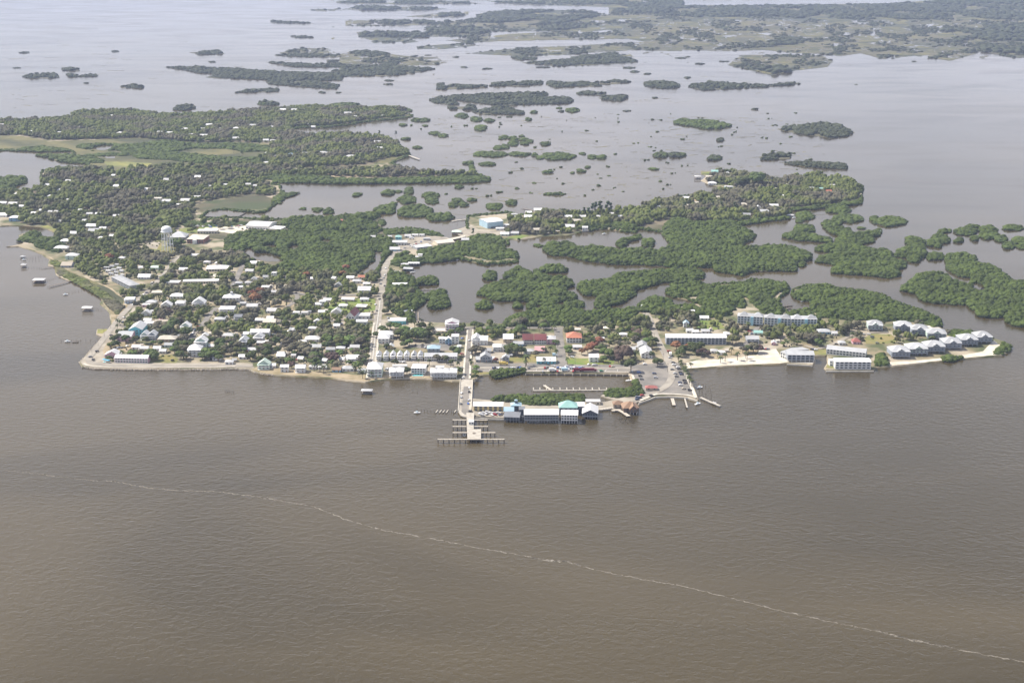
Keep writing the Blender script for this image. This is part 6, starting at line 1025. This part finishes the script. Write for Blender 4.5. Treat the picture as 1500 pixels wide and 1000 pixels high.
# ---------------------------------------------------------------- cars and boats
CARC = {'white': (.75, .75, .75), 'silver': (.42, .43, .45), 'black': (.02, .02, .022), 'dark blue': (.03, .05, .12), 'red': (.35, .03, .03), 'green': (.04, .22, .10), 'tan': (.42, .36, .27), 'grey': (.14, .145, .15), 'blue': (.08, .16, .42)}
M_CAR = {k: mat(k.replace(' ', '_')+'_car_paint', v, rough=.25, spec=.5) for k, v in CARC.items()}
def loft(secs):
    V = []; F = []; n = len(secs[0])
    for s in secs: V += s
    for k in range(len(secs)-1): F += [(k*n+i, k*n+(i+1) % n, (k+1)*n+(i+1) % n, (k+1)*n+i) for i in range(n)]
    return V, F+[tuple(range(n))[::-1], tuple(range((len(secs)-1)*n, len(secs)*n))]
def carbody(van):
    prof = [(-2.3, .35), (2.3, .35), (2.35, .75), (1.9, .95), (1.1, 1.0)]+([(.7, 1.75), (-2.1, 1.85), (-2.3, 1.0)] if van else [(.45, 1.5), (-1.2, 1.5), (-1.9, 1.05), (-2.3, .95)])
    V, F = profx([(a, b) for a, b in prof], -.9, .9); return [(b, a, c) for a, b, c in V], [f[::-1] for f in F]
_wh = lathe([(.34, -.12), (.34, .12)], 10); WHEEL = mesh('wheel', [(z, x, y) for x, y, z in _wh[0]], _wh[1], M_RUBBER)
BODY = {(c, v): mesh('body', *carbody(v), m) for c, m in M_CAR.items() for v in (0, 1)}; CARWIN = mesh('windows', *profx([(-.93, 1.05), (.93, 1.05), (.93, 1.38), (-.93, 1.38)], -1.3, .55), M_GLASS)
SKYLIGHT = {}
def car(u, v, ang=0., colour='white', van=0, z=None, label=None):
    x, y = P(u, v, 1.8); zz = 1.79 if z is None else z; o = empty('parked_car', x, y, zz, ang); tag(o, label, 'car', 'cars about the town')
    b = link('body', BODY[(colour, van)], o); b.rotation_euler = (0, 0, 0); link('windows', CARWIN, o)
    for sx in (-.85, .85):
        for sy in (-1.45, 1.45): link('wheel', WHEEL, o, ((sy if False else sy), sx, .34), math.pi/2)
    if not label: later(o, f"{colour} {'van' if van else 'car'} parked", u, v)
HULL = mesh('hull', *loft([[(-3.2, -1.1, .9), (-3.2, -.8, 0), (-3.2, .8, 0), (-3.2, 1.1, .9)], [(0, -1.2, 1.), (0, -.85, 0), (0, .85, 0), (0, 1.2, 1.)], [(2.3, -.8, 1.15), (2.3, -.4, .1), (2.3, .4, .1), (2.3, .8, 1.15)], [(3.6, -.06, 1.35), (3.5, -.04, .7), (3.5, .04, .7), (3.6, .06, 1.35)]]), M_BOATW)
CANOPY = mesh('canopy', *boxv(-1.4, .8, -.85, .85, 2.1, 2.25), MR['b']); CONSOLE = mesh('console', *boxv(-.5, .3, -.4, .4, .905, 1.9), M_BOATW)
def boat(u, v, ang, z=0., label=None, s=1.):
    x, y = P(u, v, z); o = empty('motor_boat', x, y, z, ang); o.scale = (s, s, s); tag(o, label, 'boat', 'boats about the town'); link('hull', HULL, o); link('console', CONSOLE, o)
    if random.random() < .5: link('canopy', CANOPY, o, (0, 0, -.2))
    if not label: later(o, 'white motor boat', u, v)
cs = ['white', 'silver', 'black', 'dark blue', 'grey', 'red', 'tan', 'white', 'silver', 'grey']
def pick(): return cs[rng.integers(0, len(cs))]
R3 = T(920, 480, 8.333, "610,485 622,508 637,547 652,570 642,700 700,677 635,672 540,512 575,560 590,595 680,745 320,560 205,445 515,368 550,425 560,455")
for i, (u, v) in enumerate(R3): car(u, v, rng.normal(.15, .12), ['white', 'black', 'black', 'dark blue', 'white', 'black', 'dark blue', 'grey', 'silver', 'grey', 'tan', 'dark blue', 'white', 'silver', 'grey', 'white'][i])
for (u, v), c, a in zip(T(920, 480, 8.333, "690,648 755,765 135,550 150,592 165,630 338,612 285,832 175,830 145,855 110,850 112,877 500,292"), ('black', 'black', 'blue', 'black', 'grey', 'silver', 'black', 'red', 'dark blue', 'grey', 'dark blue', 'red'), (.1, 0, .2, .1, .2, 0, .3, .3, .4, .5, .4, .1)): car(u, v, a, c, 1)
for (u, v), c, a in zip(T(630, 540, 8.333, "477,285 383,300 380,350 375,430 473,385 465,428 497,527 400,112 490,75 480,235"), ('black', 'white', 'silver', 'grey', 'silver', 'blue', 'black', 'silver', 'grey', 'white'), (1.5, 1.5, 1.6, 1.5, 1.5, 1.6, -.3, 1.5, 1.6, 1.5)): car(u, v, a, c, c == 'black')
for i, (u, v) in enumerate(T(630, 540, 8.333, "610,552 650,540 692,555 700,532 742,540 785,545 795,565 830,540 860,565 640,568 750,566 880,545")): car(u, v, rng.normal(0, .4), ['white', 'white', 'silver', 'white', 'white', 'silver', 'red', 'white', 'dark blue', 'white', 'white', 'tan'][i], i % 3 == 0)
for (u, v), c in zip(T(690, 470, 10, "320,692 350,685 380,688 410,692 445,700 560,690 590,688 620,690 690,686 715,680 735,690 840,690 1050,742 1080,690 1115,685 1210,665 1280,690 1310,688 1340,692 1370,685 1265,742 1440,690 1470,686 1500,740"), 'dark_blue black silver white silver grey silver white dark_blue black blue grey silver red grey silver blue white silver white red dark_blue white red'.split()): car(u, v, rng.normal(1.2, .5), c.replace('_', ' '))
for (u, v), c in zip(T(820, 460, 10, "40,788 60,795 130,782 150,792 170,788 195,795 215,785 245,790 270,785 300,792 180,632 500,748 525,745 425,740 735,770 775,775 610,838 100,770 330,780"), 'silver blue dark_blue white blue silver white dark_blue silver blue white white silver white red tan green white silver'.split()): car(u, v, rng.normal(.3, .5), c.replace('_', ' '), c == 'green')
for (u, v), c in zip(T(110, 440, 8.333, "445,432 455,466 270,625 225,727 185,690 590,268 540,575 575,577 525,582 600,212 620,330 1190,735 640,560"), 'black black black black grey dark_blue silver grey white grey dark_blue black white'.split()): car(u, v, rng.normal(.9, .3), c.replace('_', ' '), c == 'black')
for (u, v), c in zip(T(540, 320, 6.25, "155,457 146,618 100,740 75,846 62,790 178,912 186,935 178,960 135,545 150,520 110,600 300,420 385,250 420,245 440,235 460,238 400,262 330,272 430,215 560,225 480,215 360,300"), 'white black black grey white silver white dark_blue silver white grey white white silver red white white silver tan white blue white'.split()): car(u, v, rng.normal(1.3, .2) if u < 575 else rng.normal(.5, .6), c.replace('_', ' '))
for (u, v), c in zip(T(520, 460, 8.333, "120,548 740,378 820,378 830,402 865,410 1310,300 1420,480 1400,325 385,680 420,690 400,670 1150,375 540,590 575,588 920,565 600,590 1310,490 1300,660"), 'white black black grey silver blue white silver silver black white dark_blue white silver silver white red white'.split()): car(u, v, rng.normal(.6, .5), c.replace('_', ' '), c == 'white')
for (u, v), c in zip(T(280, 420, 10, "10,700 30,680 50,650 70,625 100,590 480,795 1330,475 1360,470 1190,760 1210,700 1170,750 1290,530 860,500 1400,310"), 'dark_blue white grey dark_blue red tan black silver red white red dark_blue tan red'.split()): car(u, v, rng.normal(.8, .4), c.replace('_', ' '))
for (u, v) in T(150, 370, 10, "740,440 720,460 850,350 880,345 905,330 650,590 610,620 450,765 1230,390 1260,385"): car(u, v, rng.normal(.8, .3), pick())
for (u, v) in T(1125, 330, 4, "95,745 265,728 280,730 520,640 610,655 590,640 640,690 200,450 560,640") + T(930, 430, 5.357, "800,345 805,330 900,300 1015,435 1030,437 1045,437 440,300 1390,440 1405,437"): car(u, v, rng.normal(.3, .4), pick())
for k in range(26): car(280+rng.random()*75, 331.8+rng.normal(0, 1.2), rng.normal(0, .6), ('white', 'silver', 'red', 'tan', 'white', 'blue')[rng.integers(0, 6)], k % 2)
for ln in TOWN.replace('\n', '').split(';')[1::3]:   # cars in the yards
    u0, u1, v = map(float, ln.split()[:3])
    if 400 < v < 530: car(u0-1.8+rng.normal(0, .5), v+4, rng.normal(.5, .7), pick(), z=Z0+.25)
# trucks, trailers and stalls
def truck(u, v, ang, cc, bc, L, label, cat='truck'):
    x, y = P(u, v, 1.8); o = empty('box_truck', x, y, 1.79, ang); tag(o, label, cat); part('cargo_box', (-L/2, L/2-2.4, -1.25, 1.25, .9, 3.5), bc, o); part('cab', (L/2-2.3, L/2, -1.1, 1.1, .5, 2.5), cc, o); part('windscreen', (L/2-.05, L/2+.04, -.95, .95, 1.5, 2.3), M_GLASS, o)
    for sx in (-1.1, 1.1):
        for q in (-L/2+1, -L/2+2.2, L/2-1.2): link('wheel', WHEEL, o, (q, sx, .45), math.pi/2, (1.3, 1.3, 1.3))
M_MAR = mat('maroon_paint', (.18, .02, .04), rough=.35); M_LB = mat('pale_blue_paint', (.45, .62, .72), rough=.4); M_YEL = mat('yellow_paint', (.62, .46, .10), rough=.4)
truck(862.5, 543.5, .03, M_MAR, M_MAR, 17, "long maroon trailer truck parked on the basin sea wall"); truck(846, 543.5, .1, M_MAR, M_MAR, 9, "short maroon show truck left of the long maroon trailer"); truck(828.5, 543, .12, M_BOATW, M_LB, 9, "pale blue box truck parked left of the maroon trucks"); truck(809.5, 543.5, .1, M_BOATW, M_BOATW, 8, "white box truck by the basin edge left of the pale blue one"); truck(737.5, 534, -.05, M_YEL, M_YEL, 10, "long yellow bus parked at the street side facing the basin", 'bus'); truck(982, 520, 1.5, M_BOATW, M_BOATW, 9, "white delivery truck parked beside the marina street near the beach"); truck(813, 521.5, 0, M_BOATW, M_LB, 6, "small turquoise stall truck right of the teal shop")
truck(603, 350, .2, M_BOATW, M_BOATW, 8, "white box truck on the causeway lot")
house(*P(954, 570, 1.8), 12, 7, 1, 'h', 'N', 'r', z=1.79, name='picnic_shelter', cat='shelter', label="red-roofed picnic shelter in the marina parking lot", wins=2, rh=2, fh=2.4, doors=False)
for (u, v), a, z in ((( 96, 432), .3, .1), ((99, 500.5), .2, .1), ((35, 381), 0, .1), ((926, 546), 1.2, .1), ((921, 558), .1, .1), ((741, 341), .4, 1.), ((1022, 594-2), .5, .1), ((1045, 590.5), -.5, .1), ((1025, 568), .3, .1), ((803, 341.5), .2, .1), ((604, 399.5), .2, .1), ((596, 392.5), 0, .1), ((708, 382), .2, .1), ((720, 473.5), .1, .1), ((885, 343), .1, .1), ((693, 352), .5, .1), ((688, 355), .3, .1), ((668, 340), .4, .1), ((1065, 277), .3, .1), ((1163, 319.5), .4, .1), ((932, 457), .5, .1), ((938, 453), .3, .1), ((818, 462), 0, .1), ((668, 381.5), 0, .1), ((640, 345.5), .2, .1), ((611, 605), 0, .1)): boat(u, v, a, z)
# the roadside bridge
x, y = P(668, 350.5); o = empty('road_bridge', x, y); tag(o, "low concrete road bridge crossing the gap between town and back island", 'bridge')
deck(poly("656,352.4 682,346.6 681,344.4 655,349.8"), 2.2, .8, o, 'deck', M_CONC)
for u, v in ((662, 350.6), (668, 349.4), (674, 348)): px, py = P(u, v, 1); part('pier', (px-x-.8, px-x+.8, py-y-3.5, py-y+3.5, -1.5, 1.38), M_CONC, o)
# utility poles along the streets
M_POLE = mat('pole_timber', (.20, .16, .12), rough=.9); POLE = mesh('post', *tubev((0, 0, -.3), (0, 0, 10), .16, 6), M_POLE); ARM = mesh('crossarm', *boxv(-1.2, 1.2, -.08, .08, 9.3, 9.5), M_POLE)
for a, b, n in (((536, 556), (551, 470), 6), ((551, 465), (558, 405), 5), ((692, 530), (694, 486), 3), ((703, 548), (915, 550), 0), ((945, 470), (978, 545), 6), ((135, 520), (180, 455), 6), ((697, 538), (915, 537.5), 7)):
    for i in range(n):
        u, v = a[0]+(b[0]-a[0])*i/(n-1), a[1]+(b[1]-a[1])*i/(n-1); o = empty('utility_pole', *P(u, v, Z0), Z0+.3); tag(o, None, 'pole', 'utility poles'); link('post', POLE, o); link('crossarm', ARM, o); later(o, 'thin wooden utility pole', u, v)
# beach palapas, volleyball court and people-sized things are below a pixel; umbrellas by the motel pool show
M_UMB = mat('blue_canvas', (.10, .42, .66), rough=.8)
for i, (u, v) in enumerate(((152.5, 529.5), (156, 530.5), (159, 531))):
    o = empty('umbrella', *P(u, v, Z0), Z0+.6); tag(o, f"blue pool umbrella, {['left', 'middle', 'right'][i]} of three beside the pink motel", 'umbrella'); link('canopy', mesh('canopy', *lathe([(2.0, 2.2), (1.1, 2.6), (.1, 2.9)], 8), M_UMB), o); link('pole', mesh('pole', *tubev((0, 0, 0), (0, 0, 2.5), .06, 6), M_TRIM), o)
# ---------------------------------------------------------------- air
def haze():
    m = bpy.data.materials.new('haze_air'); m.use_nodes = True; nt = m.node_tree; nt.nodes.clear()
    out = nt.nodes.new('ShaderNodeOutputMaterial'); pv = nt.nodes.new('ShaderNodeVolumePrincipled')
    pv.inputs['Color'].default_value = (.58, .70, 1, 1); pv.inputs['Density'].default_value = HAZE; pv.inputs['Anisotropy'].default_value = .1
    for k in ('Density Attribute', 'Color Attribute', 'Temperature Attribute'): pv.inputs[k].default_value = ''
    nt.links.new(pv.outputs[0], out.inputs['Volume'])
    tag(link('haze', mesh('haze', *boxv(-31000, 31000, -1500, 43000, -6, CAM_H+8), m)), kind='stuff')
HAZE = 4.8e-5
islands(); belts(); woods(); haze(); write_labels()
for o in COL.objects:
    if '_w' in o: del o['_w']
